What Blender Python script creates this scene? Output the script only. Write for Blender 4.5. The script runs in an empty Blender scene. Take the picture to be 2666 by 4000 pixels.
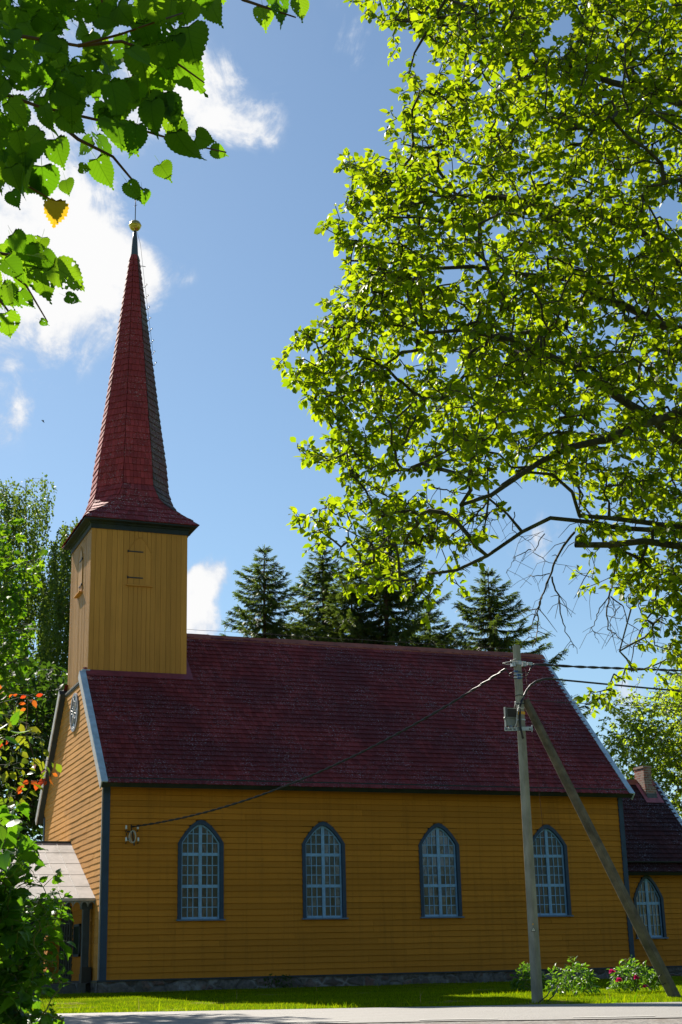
import bpy, math
import numpy as np
from mathutils import Matrix, Vector

# ------------------------------------------------------------------ camera, sky, sun, exposure
S = bpy.context.scene
COL = S.collection
R_ = math.radians
YAW, PITCH, ROLL, FPX = -0.3744, 0.3047, -0.0250, 5726.6
CAM = np.array([-8.0683, -37.6374, 0.0373])
def cam_axes():
    cy, sy = math.cos(YAW), math.sin(YAW)
    f = np.array([-sy*math.cos(PITCH), cy*math.cos(PITCH), math.sin(PITCH)])
    r = np.array([cy, sy, 0.0]); u = np.cross(r, f)
    return (math.cos(ROLL)*r+math.sin(ROLL)*u, -math.sin(ROLL)*r+math.cos(ROLL)*u, f)
AR, AU, AF = cam_axes()
cd = bpy.data.cameras.new('camera'); cam = bpy.data.objects.new('camera', cd); COL.objects.link(cam)
cd.sensor_fit = 'VERTICAL'; cd.sensor_height = 36.0; cd.lens = FPX/4000*36.0
cd.clip_start = 0.1; cd.clip_end = 3000
cam.matrix_world = Matrix(((AR[0], AU[0], -AF[0], CAM[0]), (AR[1], AU[1], -AF[1], CAM[1]), (AR[2], AU[2], -AF[2], CAM[2]), (0, 0, 0, 1)))
S.camera = cam
S.view_settings.view_transform = 'Standard'; S.view_settings.look = 'None'
S.view_settings.exposure = 1.1; S.view_settings.gamma = 1.0
S.cycles.max_bounces = 8; S.cycles.transparent_max_bounces = 12; S.cycles.transmission_bounces = 6; S.cycles.diffuse_bounces = 4

SUN = np.array([-0.21, 1.0, 0.87]); SUN /= np.linalg.norm(SUN)
SUN_EL = math.asin(SUN[2]); SUN_AZ = math.atan2(SUN[0], SUN[1])
sd = bpy.data.lights.new('sun', 'SUN'); sun = bpy.data.objects.new('sun', sd); COL.objects.link(sun)
sd.energy = 5.0; sd.angle = R_(0.53); sd.color = (1.0, 0.93, 0.82)
sun.rotation_mode = 'QUATERNION'; sun.rotation_quaternion = Vector(SUN.tolist()).to_track_quat('Z', 'Y')
sun.location = (-20, 60, 60)

def P(x, y, ax, v):            # photo pixel -> world point on the plane axis=v (authoring helper)
    d = AF + AR*(x-1333)/FPX - AU*(y-2000)/FPX
    return CAM + (v-CAM[ax])/d[ax]*d
def D(x, y, dist):             # photo pixel -> world point at a depth
    return CAM + dist*(AF + AR*(x-1333)/FPX - AU*(y-2000)/FPX)
def Q(x, y, dist):             # the same for pixels of the 1568 px wide view
    return D(x*1.7003, y*1.7003, dist)
def dirq(x, y):
    v = Q(x, y, 1.0)-CAM; return v/np.linalg.norm(v)

# ---- node helpers
class NT:
    def __init__(s, tree):
        s.t = tree; s.n = tree.nodes; s.l = tree.links
    def add(s, typ, **kw):
        n = s.n.new(typ)
        for k, v in kw.items():
            if k == 'ins':
                for a, b in v.items():
                    s.set(n, a, b)
            else: setattr(n, k, v)
        return n
    def set(s, n, a, b):
        sock = n.inputs[a]
        if isinstance(b, bpy.types.NodeSocket): s.l.new(b, sock)
        else: sock.default_value = b
    def math(s, op, a, b=0.0, c=0.0, clamp=False):
        n = s.add('ShaderNodeMath', operation=op, use_clamp=clamp)
        s.set(n, 0, a); s.set(n, 1, b)
        if op in ('MULTIPLY_ADD',): s.set(n, 2, c)
        return n.outputs[0]
    def mapr(s, v, a, b, c=0.0, d=1.0, smooth=False):
        n = s.add('ShaderNodeMapRange'); n.interpolation_type = 'SMOOTHSTEP' if smooth else 'LINEAR'; n.clamp = True
        for i, x in enumerate((v, a, b, c, d)): s.set(n, i, x)
        return n.outputs[0]
    def mix(s, fac, a, b, mode='MIX'):
        n = s.add('ShaderNodeMix', data_type='RGBA', blend_type=mode)
        s.set(n, 0, fac); s.set(n, 6, a); s.set(n, 7, b)
        return n.outputs[2]
    def noise(s, vec, scale, detail=4, rough=0.55, dist=0.0):
        n = s.add('ShaderNodeTexNoise'); s.set(n, 'Vector', vec); s.set(n, 'Scale', scale); s.set(n, 'Detail', detail); s.set(n, 'Roughness', rough); s.set(n, 'Distortion', dist)
        return n.outputs['Fac']
    def scale(s, vec, v):
        n = s.add('ShaderNodeVectorMath', operation='MULTIPLY'); s.set(n, 0, vec); n.inputs[1].default_value = v
        return n.outputs[0]
def c4(c): return (c[0], c[1], c[2], 1.0)

# ---- world: Nishita sky with clouds laid out by direction in space
W = bpy.data.worlds.new('World'); S.world = W; W.use_nodes = True
w = NT(W.node_tree); w.n.clear()
sky = w.add('ShaderNodeTexSky', sky_type='NISHITA', sun_disc=False, sun_elevation=SUN_EL, sun_rotation=SUN_AZ, altitude=50, air_density=1.0, dust_density=0.3, ozone_density=2.0)
SKY_STRENGTH = 0.0515
geo = w.add('ShaderNodeTexCoord').outputs['Generated']
nrm = w.add('ShaderNodeVectorMath', operation='NORMALIZE'); w.set(nrm, 0, geo); dirv = nrm.outputs[0]
nz = w.add('ShaderNodeTexNoise'); w.set(nz, 'Vector', dirv); w.set(nz, 'Scale', 9.0); w.set(nz, 'Detail', 3.0)
wob = w.add('ShaderNodeVectorMath', operation='MULTIPLY_ADD'); w.set(wob, 0, nz.outputs['Color']); wob.inputs[1].default_value = (.07,)*3; wob.inputs[2].default_value = (-.035,)*3
warp = w.add('ShaderNodeVectorMath', operation='ADD'); w.set(warp, 0, dirv); w.set(warp, 1, wob.outputs[0]); wd = warp.outputs[0]
BLOBS = [  # x, y (1568 px view), radius px, weight
    (40, 560, 260, 1.0), (190, 600, 170, .85), (310, 610, 90, .55), (60, 360, 220, .7), (330, 210, 170, .7), (480, 250, 120, .7), (600, 265, 85, .5),
    (410, 140, 90, .45), (20, 950, 55, .6), (478, 1368, 70, 1.1), (520, 1340, 45, .7), (450, 1450, 90, .9), (680, 1480, 60, .6), (1450, 1615, 70, .55), (1240, 1230, 70, .42), (820, 130, 70, .3), (765, 35, 45, .34),
    (90, 690, 190, .8), (250, 650, 150, .6), (330, 640, 75, .5), (230, 470, 150, .6), (380, 190, 150, .6), (550, 235, 90, .5), (200, 20, 110, .45), (440, 620, 40, .26), (130, 785, 40, .25), (-500, 700, 500, .8), (-900, 300, 600, .7), (2500, 900, 500, .5), (3300, 1500, 600, .7)]
acc = 0.0
for bx, by, br, bw in BLOBS:
    n = w.add('ShaderNodeVectorMath', operation='DISTANCE'); w.set(n, 0, wd); n.inputs[1].default_value = dirq(bx, by).tolist()
    m = w.mapr(n.outputs['Value'], br/3368.0*1.25, 0.0, 0.0, bw, True)
    acc = m if isinstance(acc, float) else w.math('ADD', acc, m)
fine = w.noise(dirv, 20.0, 12, 0.66, 0.7)
fine2 = w.noise(dirv, 60.0, 8, 0.6)
# scattered cloud for the rest of the dome (seen only in reflections)
broad = w.noise(dirv, 3.2, 8, 0.6)
sep = w.add('ShaderNodeSeparateXYZ'); w.set(sep, 0, dirv)
back = w.mapr(sep.outputs[1], 0.35, -0.15, 0.0, 1.0, True)
acc = w.math('ADD', acc, w.math('MULTIPLY', back, w.mapr(broad, .54, .70, 0, .3, True)))
dens = w.math('ADD', acc, w.math('MULTIPLY_ADD', fine, 2.9, -1.82)); dens = w.math('MULTIPLY_ADD', fine2, .9, w.math('SUBTRACT', dens, .15))
mask = w.mapr(w.math('MULTIPLY', dens, w.mapr(acc, 0.0, 0.12)), -0.05, 0.85, 0.0, 1.0, True)
shade = w.mapr(w.math('ADD', w.math('MULTIPLY', dens, .6), w.math('MULTIPLY', fine2, .9)), 0.45, 1.15, 0.0, 1.0, True)
ccol = w.mix(shade, (.62, .70, .84, 1), (1.0, 1.0, 1.0, 1))
skyc = w.mix(1.0, sky.outputs[0], (.98, 1.09, 1.09, 1), 'MULTIPLY')   # bluer, clearer air
bg1 = w.add('ShaderNodeBackground', ins={'Color': skyc, 'Strength': SKY_STRENGTH})
mask = w.math('MAXIMUM', mask, w.mapr(acc, 0.05, 1.0, 0.0, 0.22, True))
bg2 = w.add('ShaderNodeBackground', ins={'Color': ccol, 'Strength': 0.455})
mx = w.add('ShaderNodeMixShader', ins={0: mask, 1: bg1.outputs[0], 2: bg2.outputs[0]})
wo = w.add('ShaderNodeOutputWorld'); w.l.new(mx.outputs[0], wo.inputs[0])

# ------------------------------------------------------------------ object and mesh helpers
rng = np.random.default_rng(11)
def thing(name, label, cat, loc=(0, 0, 0), group=None):
    o = bpy.data.objects.new(name, None); COL.objects.link(o); o.location = loc
    o.empty_display_size = .3
    o['label'] = label; o['category'] = cat
    if group: o['group'] = group
    return o
def tag(o, label=None, cat=None, group=None, kind=None):
    if label: o['label'] = label
    if cat: o['category'] = cat
    if group: o['group'] = group
    if kind: o['kind'] = kind
    return o
WORLD_LOC = {}
def wloc(o):
    v = Vector((0, 0, 0))
    while o is not None: v = v+o.location; o = o.parent
    return v
def link(name, me, mat, parent=None):
    o = bpy.data.objects.new(name, me); COL.objects.link(o)
    if mat: me.materials.append(mat)
    if parent:
        o.parent = parent; o.location = -wloc(parent)
    return o
def fast_mesh(name, V, loops, starts, totals, uv=None):
    me = bpy.data.meshes.new(name)
    me.vertices.add(len(V)); me.vertices.foreach_set('co', np.ascontiguousarray(V, dtype=np.float32).ravel())
    me.loops.add(len(loops)); me.loops.foreach_set('vertex_index', np.asarray(loops, dtype=np.int32))
    me.polygons.add(len(starts)); me.polygons.foreach_set('loop_start', np.asarray(starts, dtype=np.int32)); me.polygons.foreach_set('loop_total', np.asarray(totals, dtype=np.int32))
    if uv is not None:
        l = me.uv_layers.new(name='uv'); l.data.foreach_set('uv', np.ascontiguousarray(uv, dtype=np.float32).ravel())
    me.update(calc_edges=True); me.validate()
    return me
class MB:
    def __init__(s): s.v = []; s.f = []; s.smooth = []
    def poly(s, pts, smooth=False):
        b = len(s.v); s.v.extend([tuple(map(float, p)) for p in pts]); s.f.append(tuple(range(b, b+len(pts)))); s.smooth.append(smooth)
    def mesh(s, verts, faces, smooth=False):
        b = len(s.v); s.v.extend([tuple(map(float, p)) for p in verts])
        for f in faces: s.f.append(tuple(i+b for i in f)); s.smooth.append(smooth)
    def box(s, a, b):
        (x0, y0, z0), (x1, y1, z1) = a, b
        s.mesh([(x0, y0, z0), (x1, y0, z0), (x1, y1, z0), (x0, y1, z0), (x0, y0, z1), (x1, y0, z1), (x1, y1, z1), (x0, y1, z1)],
               [(0, 3, 2, 1), (4, 5, 6, 7), (0, 1, 5, 4), (1, 2, 6, 5), (2, 3, 7, 6), (3, 0, 4, 7)])
    def obox(s, c, ax, ay, az):   # oriented box: centre and three half-axis vectors
        c, ax, ay, az = map(np.asarray, (c, ax, ay, az))
        vs = [c+i*ax+j*ay+k*az for k in (-1, 1) for j in (-1, 1) for i in (-1, 1)]
        s.mesh(vs, [(0, 2, 3, 1), (4, 5, 7, 6), (0, 1, 5, 4), (1, 3, 7, 5), (3, 2, 6, 7), (2, 0, 4, 6)])
    def bar(s, a, b, w, h, up=(0, 0, 1)):
        a = np.asarray(a, float); b = np.asarray(b, float); d = b-a; L = np.linalg.norm(d); d = d/L
        x = np.cross(d, up); x /= np.linalg.norm(x); y = np.cross(x, d)
        s.obox((a+b)/2, d*L/2, x*w/2, y*h/2)
    def tube(s, pts, r, n=6, smooth=True, cap=True):
        pts = np.asarray(pts, float); m = len(pts)
        rr = np.broadcast_to(np.asarray(r, float), (m,))
        t = np.gradient(pts, axis=0); t /= np.linalg.norm(t, axis=1)[:, None]+1e-12
        ref = np.array([0.31, .17, .93]) if abs(t[0][2]) < .8 else np.array([.9, .3, .1])
        vs = []; a = np.linspace(0, 2*math.pi, n, endpoint=False)
        for i in range(m):
            x = np.cross(t[i], ref); x /= np.linalg.norm(x); y = np.cross(t[i], x)
            for k in a: vs.append(pts[i]+rr[i]*(math.cos(k)*x+math.sin(k)*y))
        fs = [(i*n+k, i*n+(k+1) % n, (i+1)*n+(k+1) % n, (i+1)*n+k) for i in range(m-1) for k in range(n)]
        if cap: fs += [tuple(range(n))[::-1], tuple(range((m-1)*n, m*n))]
        s.mesh(vs, fs, smooth)
    def lathe(s, c, prof, n=16, smooth=True):
        vs = []; a = np.linspace(0, 2*math.pi, n, endpoint=False)
        for (r, z) in prof:
            for k in a: vs.append((c[0]+r*math.cos(k), c[1]+r*math.sin(k), c[2]+z))
        m = len(prof)
        fs = [(i*n+k, i*n+(k+1) % n, (i+1)*n+(k+1) % n, (i+1)*n+k) for i in range(m-1) for k in range(n)]
        fs += [tuple(range(n))[::-1], tuple(range((m-1)*n, m*n))]
        s.mesh(vs, fs, smooth)
    def build(s, name, mat, parent=None, smooth=None):
        me = bpy.data.meshes.new(name); me.from_pydata(s.v, [], s.f)
        sm = s.smooth if smooth is None else [smooth]*len(s.f)
        me.polygons.foreach_set('use_smooth', sm); me.update()
        return link(name, me, mat, parent)

# ------------------------------------------------------------------ materials
def new_mat(name):
    m = bpy.data.materials.new(name); m.use_nodes = True; t = NT(m.node_tree); t.n.clear()
    out = t.add('ShaderNodeOutputMaterial'); b = t.add('ShaderNodeBsdfPrincipled'); t.l.new(b.outputs[0], out.inputs[0])
    return m, t, b, out
def coords(t): return t.add('ShaderNodeTexCoord').outputs['Object']
def rnd(t): return t.add('ShaderNodeNewGeometry').outputs['Random Per Island']
def bump(t, b, h, strength=.3, dist=.01):
    n = t.add('ShaderNodeBump', ins={'Height': h, 'Strength': strength, 'Distance': dist}); t.l.new(n.outputs[0], b.inputs['Normal'])
def simple(name, col, rough=.6, var=.15, scale=8.0, metal=0.0, bscale=0, bstr=.2, spec=.5, dirt=None, stretch=(1, 1, 1)):
    m, t, b, o = new_mat(name); co = t.scale(coords(t), stretch)
    n = t.noise(co, scale, 5)
    c = t.mix(t.mapr(n, .3, .7), c4([x*(1-var) for x in col]), c4([min(1, x*(1+var)) for x in col]))
    if dirt:
        c = t.mix(t.mapr(t.noise(co, scale*.35, 6, .65), .52, .72), c, c4(dirt))
    t.set(b, 'Base Color', c); b.inputs['Roughness'].default_value = rough; b.inputs['Metallic'].default_value = metal; b.inputs['Specular IOR Level'].default_value = spec
    if bscale: bump(t, b, t.noise(co, bscale, 4), bstr, .01)
    return m
def wood(name, col, weather, amt, stretch, rough=.75, spec=.10, spots=None):
    m, t, b, o = new_mat(name); co = coords(t); st = t.scale(co, stretch)
    r = rnd(t)
    c = t.mix(r, c4([x*.86 for x in col]), c4([min(1, x*1.12) for x in col]))
    c = t.mix(t.math('MULTIPLY', t.mapr(t.noise(st, 6, 6, .65), .45, .75), amt), c, c4(weather))
    c = t.mix(t.math('MULTIPLY', t.mapr(t.noise(co, .55, 4, .6), .4, .75), .35), c, c4([x*.72 for x in col]))
    sk = t.scale(co, (7, 7, .35)); c = t.mix(t.math('MULTIPLY', t.mapr(t.noise(sk, 1.0, 5, .7), .50, .75), .45), c, c4([x*.6 for x in weather]))
    if spots:
        c = t.mix(t.mapr(t.noise(st, 24, 3, .5), .66, .74), c, c4(spots))
    t.set(b, 'Base Color', c); b.inputs['Roughness'].default_value = rough; b.inputs['Specular IOR Level'].default_value = spec
    bump(t, b, t.noise(st, 14, 5, .6), .35, .006)
    return m
def shingle(name, col, col2, lichen, lamt, rough=.7):
    m, t, b, o = new_mat(name); co = coords(t); r = rnd(t)
    c = t.mix(r, c4([x*.72 for x in col]), c4([x*1.25 for x in col]))
    big = t.mapr(t.noise(co, .45, 5, .6), .40, .66, 0, 1, True)
    c = t.mix(t.math('MULTIPLY', big, .75), c, c4(col2))
    li = t.math('MULTIPLY', t.mapr(t.noise(co, 24, 4, .6), .57, .66), t.mapr(t.noise(co, 1.1, 3), .38, .62))
    c = t.mix(t.math('MULTIPLY', li, lamt), c, c4(lichen))
    t.set(b, 'Base Color', c); b.inputs['Roughness'].default_value = rough; b.inputs['Specular IOR Level'].default_value = .12
    bump(t, b, t.noise(co, 40, 3), .3, .006)
    return m
def leaf(name, col, col2, trans, trans2, tw=.5, rough=.38, spec=.5, holes=False, veins=False):
    m, t, b, o = new_mat(name); r = rnd(t)
    c = t.mix(r, c4(col), c4(col2)); tc = t.mix(r, c4(trans), c4(trans2))
    b.inputs['Roughness'].default_value = rough; b.inputs['Specular IOR Level'].default_value = spec
    tr = t.add('ShaderNodeBsdfTranslucent')
    if veins:
        uv = t.add('ShaderNodeUVMap').outputs[0]; sp = t.add('ShaderNodeSeparateXYZ'); t.set(sp, 0, uv)
        u = t.math('ABSOLUTE', sp.outputs[0]); v = sp.outputs[1]
        side = t.math('ABSOLUTE', t.math('SUBTRACT', t.math('FRACT', t.math('MULTIPLY', t.math('SUBTRACT', v, t.math('MULTIPLY', u, .75)), 6.5)), .5))
        vm = t.math('MAXIMUM', t.mapr(side, .05, .015), t.mapr(u, .022, .008))
        tc = t.mix(t.math('MULTIPLY', vm, .55), tc, c4([x*.35 for x in trans])); c = t.mix(t.math('MULTIPLY', vm, .5), c, c4([min(1, x*2.2) for x in col]))
    t.set(b, 'Base Color', c); t.set(tr, 'Color', tc)
    mixn = t.add('ShaderNodeMixShader', ins={0: tw, 1: b.outputs[0], 2: tr.outputs[0]})
    last = mixn.outputs[0]
    if holes:
        off = t.add('ShaderNodeCombineXYZ', ins={2: t.math('MULTIPLY', r, 37.0)})
        pos = t.add('ShaderNodeVectorMath', operation='ADD'); t.set(pos, 0, uv); t.set(pos, 1, off.outputs[0])
        nn = t.noise(pos.outputs[0], 5.5, 1.5, .4)
        r2 = t.math('FRACT', t.math('MULTIPLY', r, 13.7))
        hole = t.math('GREATER_THAN', nn, t.mapr(r2, 0, 1, .63, .80))
        tp = t.add('ShaderNodeBsdfTransparent')
        last = t.add('ShaderNodeMixShader', ins={0: hole, 1: last, 2: tp.outputs[0]}).outputs[0]
    t.l.new(last, o.inputs[0])
    return m
M = {}
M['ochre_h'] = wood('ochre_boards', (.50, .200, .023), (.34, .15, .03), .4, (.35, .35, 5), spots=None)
M['ochre_gable'] = wood('weathered_ochre_boards', (.52, .245, .055), (.34, .17, .05), .8, (3, .6, 9))
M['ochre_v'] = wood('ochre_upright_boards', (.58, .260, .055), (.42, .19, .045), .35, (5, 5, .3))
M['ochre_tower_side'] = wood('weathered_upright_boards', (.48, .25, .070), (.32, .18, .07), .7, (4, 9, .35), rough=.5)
M['trim'] = simple('dark_blue_paint', (.013, .040, .085), .6, .2, 5, bscale=20, bstr=.15)
M['trim_dark'] = simple('blackened_blue_paint', (.012, .022, .035), .6, .3, 5)
M['sash'] = simple('pale_blue_paint', (.19, .37, .60), .45, .15, 9)
M['metal_blue'] = simple('blue_grey_sheet_metal', (.44, .56, .66), .5, .15, 6, metal=.1, bscale=9, bstr=.1, dirt=(.30, .37, .43))
M['metal_grey'] = simple('galvanised_steel', (.42, .44, .46), .42, .2, 12, metal=.7)
M['roof'] = shingle('maroon_shingles', (.205, .033, .034), (.095, .023, .028), (.38, .35, .40), .85)
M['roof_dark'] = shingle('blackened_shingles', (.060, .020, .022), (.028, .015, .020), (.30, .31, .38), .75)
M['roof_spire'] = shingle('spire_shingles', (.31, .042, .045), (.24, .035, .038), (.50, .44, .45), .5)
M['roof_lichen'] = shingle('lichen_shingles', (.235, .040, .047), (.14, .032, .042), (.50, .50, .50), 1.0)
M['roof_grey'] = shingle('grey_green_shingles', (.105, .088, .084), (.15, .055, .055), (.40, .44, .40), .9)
M['ridge'] = simple('red_ridge_cap', (.28, .07, .035), .6, .25, 4, bscale=14)
M['flash'] = simple('maroon_flashing', (.20, .03, .04), .45, .3, 5)
M['soffit'] = simple('dark_eave_boards', (.012, .018, .02), .75, .4, 3, dirt=(.03, .035, .012))
M['gold'] = simple('old_gilding', (.62, .46, .12), .33, .2, 14, metal=.9)
M['slate'] = simple('dark_lead_cap', (.055, .065, .085), .5, .25, 9)
M['iron'] = simple('black_iron', (.012, .012, .014), .5, .3, 20)
M['black'] = simple('black_rubber', (.012, .012, .013), .5, .2, 20)
M['ceramic'] = simple('white_porcelain', (.62, .66, .72), .2, .05, 20)
M['wire_white'] = simple('white_wire', (.55, .55, .52), .5, .1, 20)
M['yellow'] = simple('yellow_tape', (.75, .36, .01), .5, .1, 20)
M['sill_metal'] = simple('sill_paint', (.07, .15, .26), .4, .15, 9)
M['porch_roof'] = simple('pale_porch_sheet', (.44, .40, .37), .5, .12, 3.5, bscale=5, bstr=.08, dirt=(.27, .245, .22))
M['porch_dark'] = simple('porch_dark_blue', (.028, .042, .055), .6, .3, 6)
M['porch_grey'] = simple('porch_fretwork', (.20, .22, .23), .6, .3, 9)
M['door'] = simple('old_green_door', (.055, .060, .045), .6, .35, 8, stretch=(1, 3, .3), bscale=12)
M['step'] = simple('worn_step', (.075, .078, .075), .8, .3, 6, bscale=15)
def glass_mat(name, dark, refl):
    m, t, b, o = new_mat(name); r = rnd(t)
    t.set(b, 'Base Color', t.mix(r, c4(dark), c4([x*2.2 for x in dark]))); b.inputs['Roughness'].default_value = .3
    gl = t.add('ShaderNodeBsdfGlossy'); gl.inputs['Roughness'].default_value = .015; gl.inputs['Color'].default_value = (.82, .90, 1, 1)
    n = t.add('ShaderNodeBump', ins={'Height': t.noise(coords(t), 7, 2), 'Strength': .30, 'Distance': .012}); t.l.new(n.outputs[0], gl.inputs['Normal'])
    mx = t.add('ShaderNodeMixShader', ins={0: refl, 1: b.outputs[0], 2: gl.outputs[0]}); t.l.new(mx.outputs[0], o.inputs[0])
    return m
M['glass'] = glass_mat('old_window_glass', (.004, .004, .004), .050)
M['pane_dark'] = glass_mat('dark_glass', (.010, .014, .010), .04)
def stone_mat():
    m, t, b, o = new_mat('fieldstone_masonry'); co = coords(t)
    vo = t.add('ShaderNodeTexVoronoi', feature='DISTANCE_TO_EDGE'); sc = t.scale(co, (2.2, 2.2, 3.4)); wv = t.add('ShaderNodeVectorMath', operation='ADD'); t.set(wv, 0, sc)
    nzn = t.add('ShaderNodeTexNoise'); t.set(nzn, 'Vector', co); t.set(nzn, 'Scale', 3.0); ws = t.add('ShaderNodeVectorMath', operation='SCALE'); t.set(ws, 0, nzn.outputs['Color']); ws.inputs[3].default_value = .7; t.set(wv, 1, ws.outputs[0])
    t.set(vo, 'Vector', wv.outputs[0]); vo.inputs['Scale'].default_value = 1.0
    vc = t.add('ShaderNodeTexVoronoi'); t.set(vc, 'Vector', wv.outputs[0]); vc.inputs['Scale'].default_value = 1.0
    sp = t.add('ShaderNodeSeparateColor'); t.set(sp, 0, vc.outputs['Color'])
    c = t.mix(sp.outputs[0], (.085, .062, .055, 1), (.17, .165, .165, 1)); c = t.mix(t.mapr(sp.outputs[1], .6, .9), c, (.16, .085, .07, 1))
    c = t.mix(t.mapr(t.noise(co, 12, 5), .4, .7), c, (.06, .06, .06, 1))
    joint = t.mapr(vo.outputs['Distance'], .03, .11)
    mort = t.mix(t.mapr(t.noise(co, 2.5, 4), .42, .62), (.07, .068, .066, 1), (.20, .20, .205, 1))
    c = t.mix(joint, mort, c)
    t.set(b, 'Base Color', c); b.inputs['Roughness'].default_value = .9
    bump(t, b, t.math('ADD', t.mapr(vo.outputs['Distance'], 0, .2), t.math('MULTIPLY', t.noise(co, 14, 5), .4)), .9, .05)
    return m
M['stone'] = stone_mat()
def brick_mat():
    m, t, b, o = new_mat('weathered_brick'); co = coords(t)
    sp = t.add('ShaderNodeSeparateXYZ'); t.set(sp, 0, co); cb = t.add('ShaderNodeCombineXYZ', ins={0: t.math('ADD', sp.outputs[0], sp.outputs[1]), 1: sp.outputs[2]})
    bt = t.add('ShaderNodeTexBrick'); t.set(bt, 'Vector', cb.outputs[0])
    for k, v in (('Scale', 1.0), ('Brick Width', .24), ('Row Height', .078), ('Mortar Size', .011)): bt.inputs[k].default_value = v
    bt.inputs['Color1'].default_value = (.33, .085, .045, 1); bt.inputs['Color2'].default_value = (.20, .085, .06, 1); bt.inputs['Mortar'].default_value = (.34, .31, .28, 1)
    c = t.mix(t.mapr(t.noise(co, 5, 6, .65), .44, .66), bt.outputs[0], (.30, .255, .21, 1))
    c = t.mix(t.mapr(t.noise(co, 11, 4), .58, .7), c, (.06, .05, .045, 1))
    t.set(b, 'Base Color', c); b.inputs['Roughness'].default_value = .9
    bump(t, b, t.math('ADD', bt.outputs['Fac'], t.math('MULTIPLY', t.noise(co, 25, 4), -.6)), -.8, .02)
    return m
M['brick'] = brick_mat()
M['concrete'] = simple('pole_concrete', (.255, .25, .205), .85, .25, 5, bscale=30, bstr=.3, dirt=(.13, .12, .085), stretch=(1, 1, .5))
M['concrete_dark'] = simple('strut_concrete', (.125, .105, .072), .9, .35, 6, bscale=30, bstr=.5, dirt=(.05, .042, .03))
def bark_mat(name, c1, c2, sc=7):
    m, t, b, o = new_mat(name); co = t.scale(coords(t), (1, 1, .35))
    n = t.noise(co, sc, 6, .65); li = t.mapr(t.noise(coords(t), sc*.7, 4), .58, .68)
    t.set(b, 'Base Color', t.mix(t.math('MULTIPLY', li, .5), t.mix(t.mapr(n, .35, .65), c4(c1), c4(c2)), (.20, .21, .15, 1))); b.inputs['Roughness'].default_value = .9
    bump(t, b, n, .8, .03); return m
M['bark'] = bark_mat('dark_bark', (.030, .024, .018), (.085, .070, .052))
M['bark_pine'] = bark_mat('spruce_bark', (.05, .038, .028), (.12, .09, .07))
M['bark_birch'] = bark_mat('birch_bark', (.12, .12, .11), (.45, .44, .41), 4)
M['twig_red'] = simple('reddish_twig', (.10, .035, .022), .6, .3, 9)
M['twig_green'] = simple('green_twig', (.13, .13, .03), .6, .3, 9)
M['leaf_big'] = leaf('bright_tree_leaves', (.038, .080, .004), (.080, .130, .006), (.22, .36, .003), (.50, .60, .008), .54, .5, .22)
M['leaf_linden'] = leaf('linden_leaves', (.016, .048, .006), (.034, .078, .008), (.11, .29, .005), (.26, .46, .010), .50, .55, .2, holes=True, veins=True)
M['leaf_yellow'] = leaf('yellowed_leaf', (.35, .20, .01), (.35, .20, .01), (.70, .42, .02), (.70, .42, .02), .5, .5, .3, holes=False, veins=True)
M['leaf_bush'] = leaf('bush_leaves', (.018, .060, .010), (.045, .105, .014), (.12, .34, .008), (.24, .46, .012), .42, .45, .4, veins=True)
M['leaf_plum'] = leaf('plum_leaves', (.035, .07, .010), (.09, .10, .012), (.18, .30, .012), (.34, .34, .015), .5, .35)
M['leaf_red'] = leaf('red_young_leaves', (.20, .025, .012), (.22, .06, .012), (.55, .045, .012), (.62, .17, .015), .55, .35)
M['leaf_birch'] = leaf('birch_leaves', (.034, .068, .016), (.070, .110, .024), (.12, .22, .016), (.26, .35, .028), .42, .5, .3)
M['leaf_maple'] = leaf('maple_leaves', (.035, .095, .010), (.070, .135, .012), (.09, .26, .005), (.28, .46, .008), .5, .5, .25)
M['leaf_ash'] = leaf('olive_tree_leaves', (.050, .100, .010), (.090, .150, .014), (.32, .48, .01), (.52, .62, .03), .60, .5, .3)
M['leaf_dark'] = leaf('dark_shrub_leaves', (.018, .045, .010), (.035, .070, .012), (.06, .15, .01), (.12, .22, .012), .35, .6, .2)
M['needles'] = leaf('spruce_needles', (.040, .075, .018), (.090, .130, .028), (.13, .22, .02), (.22, .29, .03), .42, .5, .4)
M['leaf_peony'] = leaf('peony_leaves', (.030, .095, .014), (.060, .14, .020), (.14, .36, .012), (.28, .48, .02), .42, .42, .4)
M['petal'] = leaf('magenta_petals', (.42, .008, .075), (.60, .015, .16), (.65, .01, .12), (.85, .03, .30), .4, .5, .3)
M['grass_blade'] = leaf('grass_blades', (.065, .125, .003), (.15, .19, .005), (.17, .38, .002), (.50, .56, .003), .5, .9, .0)
M['straw'] = leaf('dry_stalks', (.30, .22, .09), (.38, .28, .12), (.4, .3, .1), (.4, .3, .1), .4, .6, .2)

# ------------------------------------------------------------------ terrain and road
RD = np.array([.799, -.602]); RN = np.array([.602, .799])       # along and across the road
S_FAR, S_LINE, S_NEAR = -6.62, -14.0, -14.75
def smooth(t): t = np.clip(t, 0, 1); return t*t*(3-2*t)
def zfun(x, y):
    x = np.asarray(x, float); y = np.asarray(y, float)
    s = RN[0]*x+RN[1]*y; sw = np.maximum(RN[0]*np.clip(x, -6, 24), -1.5)
    t = (s-S_FAR)/(sw-S_FAR)
    z = -.60+.31*np.clip(t, 0, 1)
    z = np.where(s < S_NEAR-1.6, -.61-.95*smooth((S_NEAR-1.6-s)/5.0), z)
    return z
def gpx(x, y, lift=0.0):        # where a pixel's ray meets the ground
    d = AF + AR*(x-1333)/FPX - AU*(y-2000)/FPX
    for k in np.arange(14, 70, .02):
        p = CAM+k*d
        if p[2] < zfun(p[0], p[1])+lift: return p
    return CAM+40*d
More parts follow.
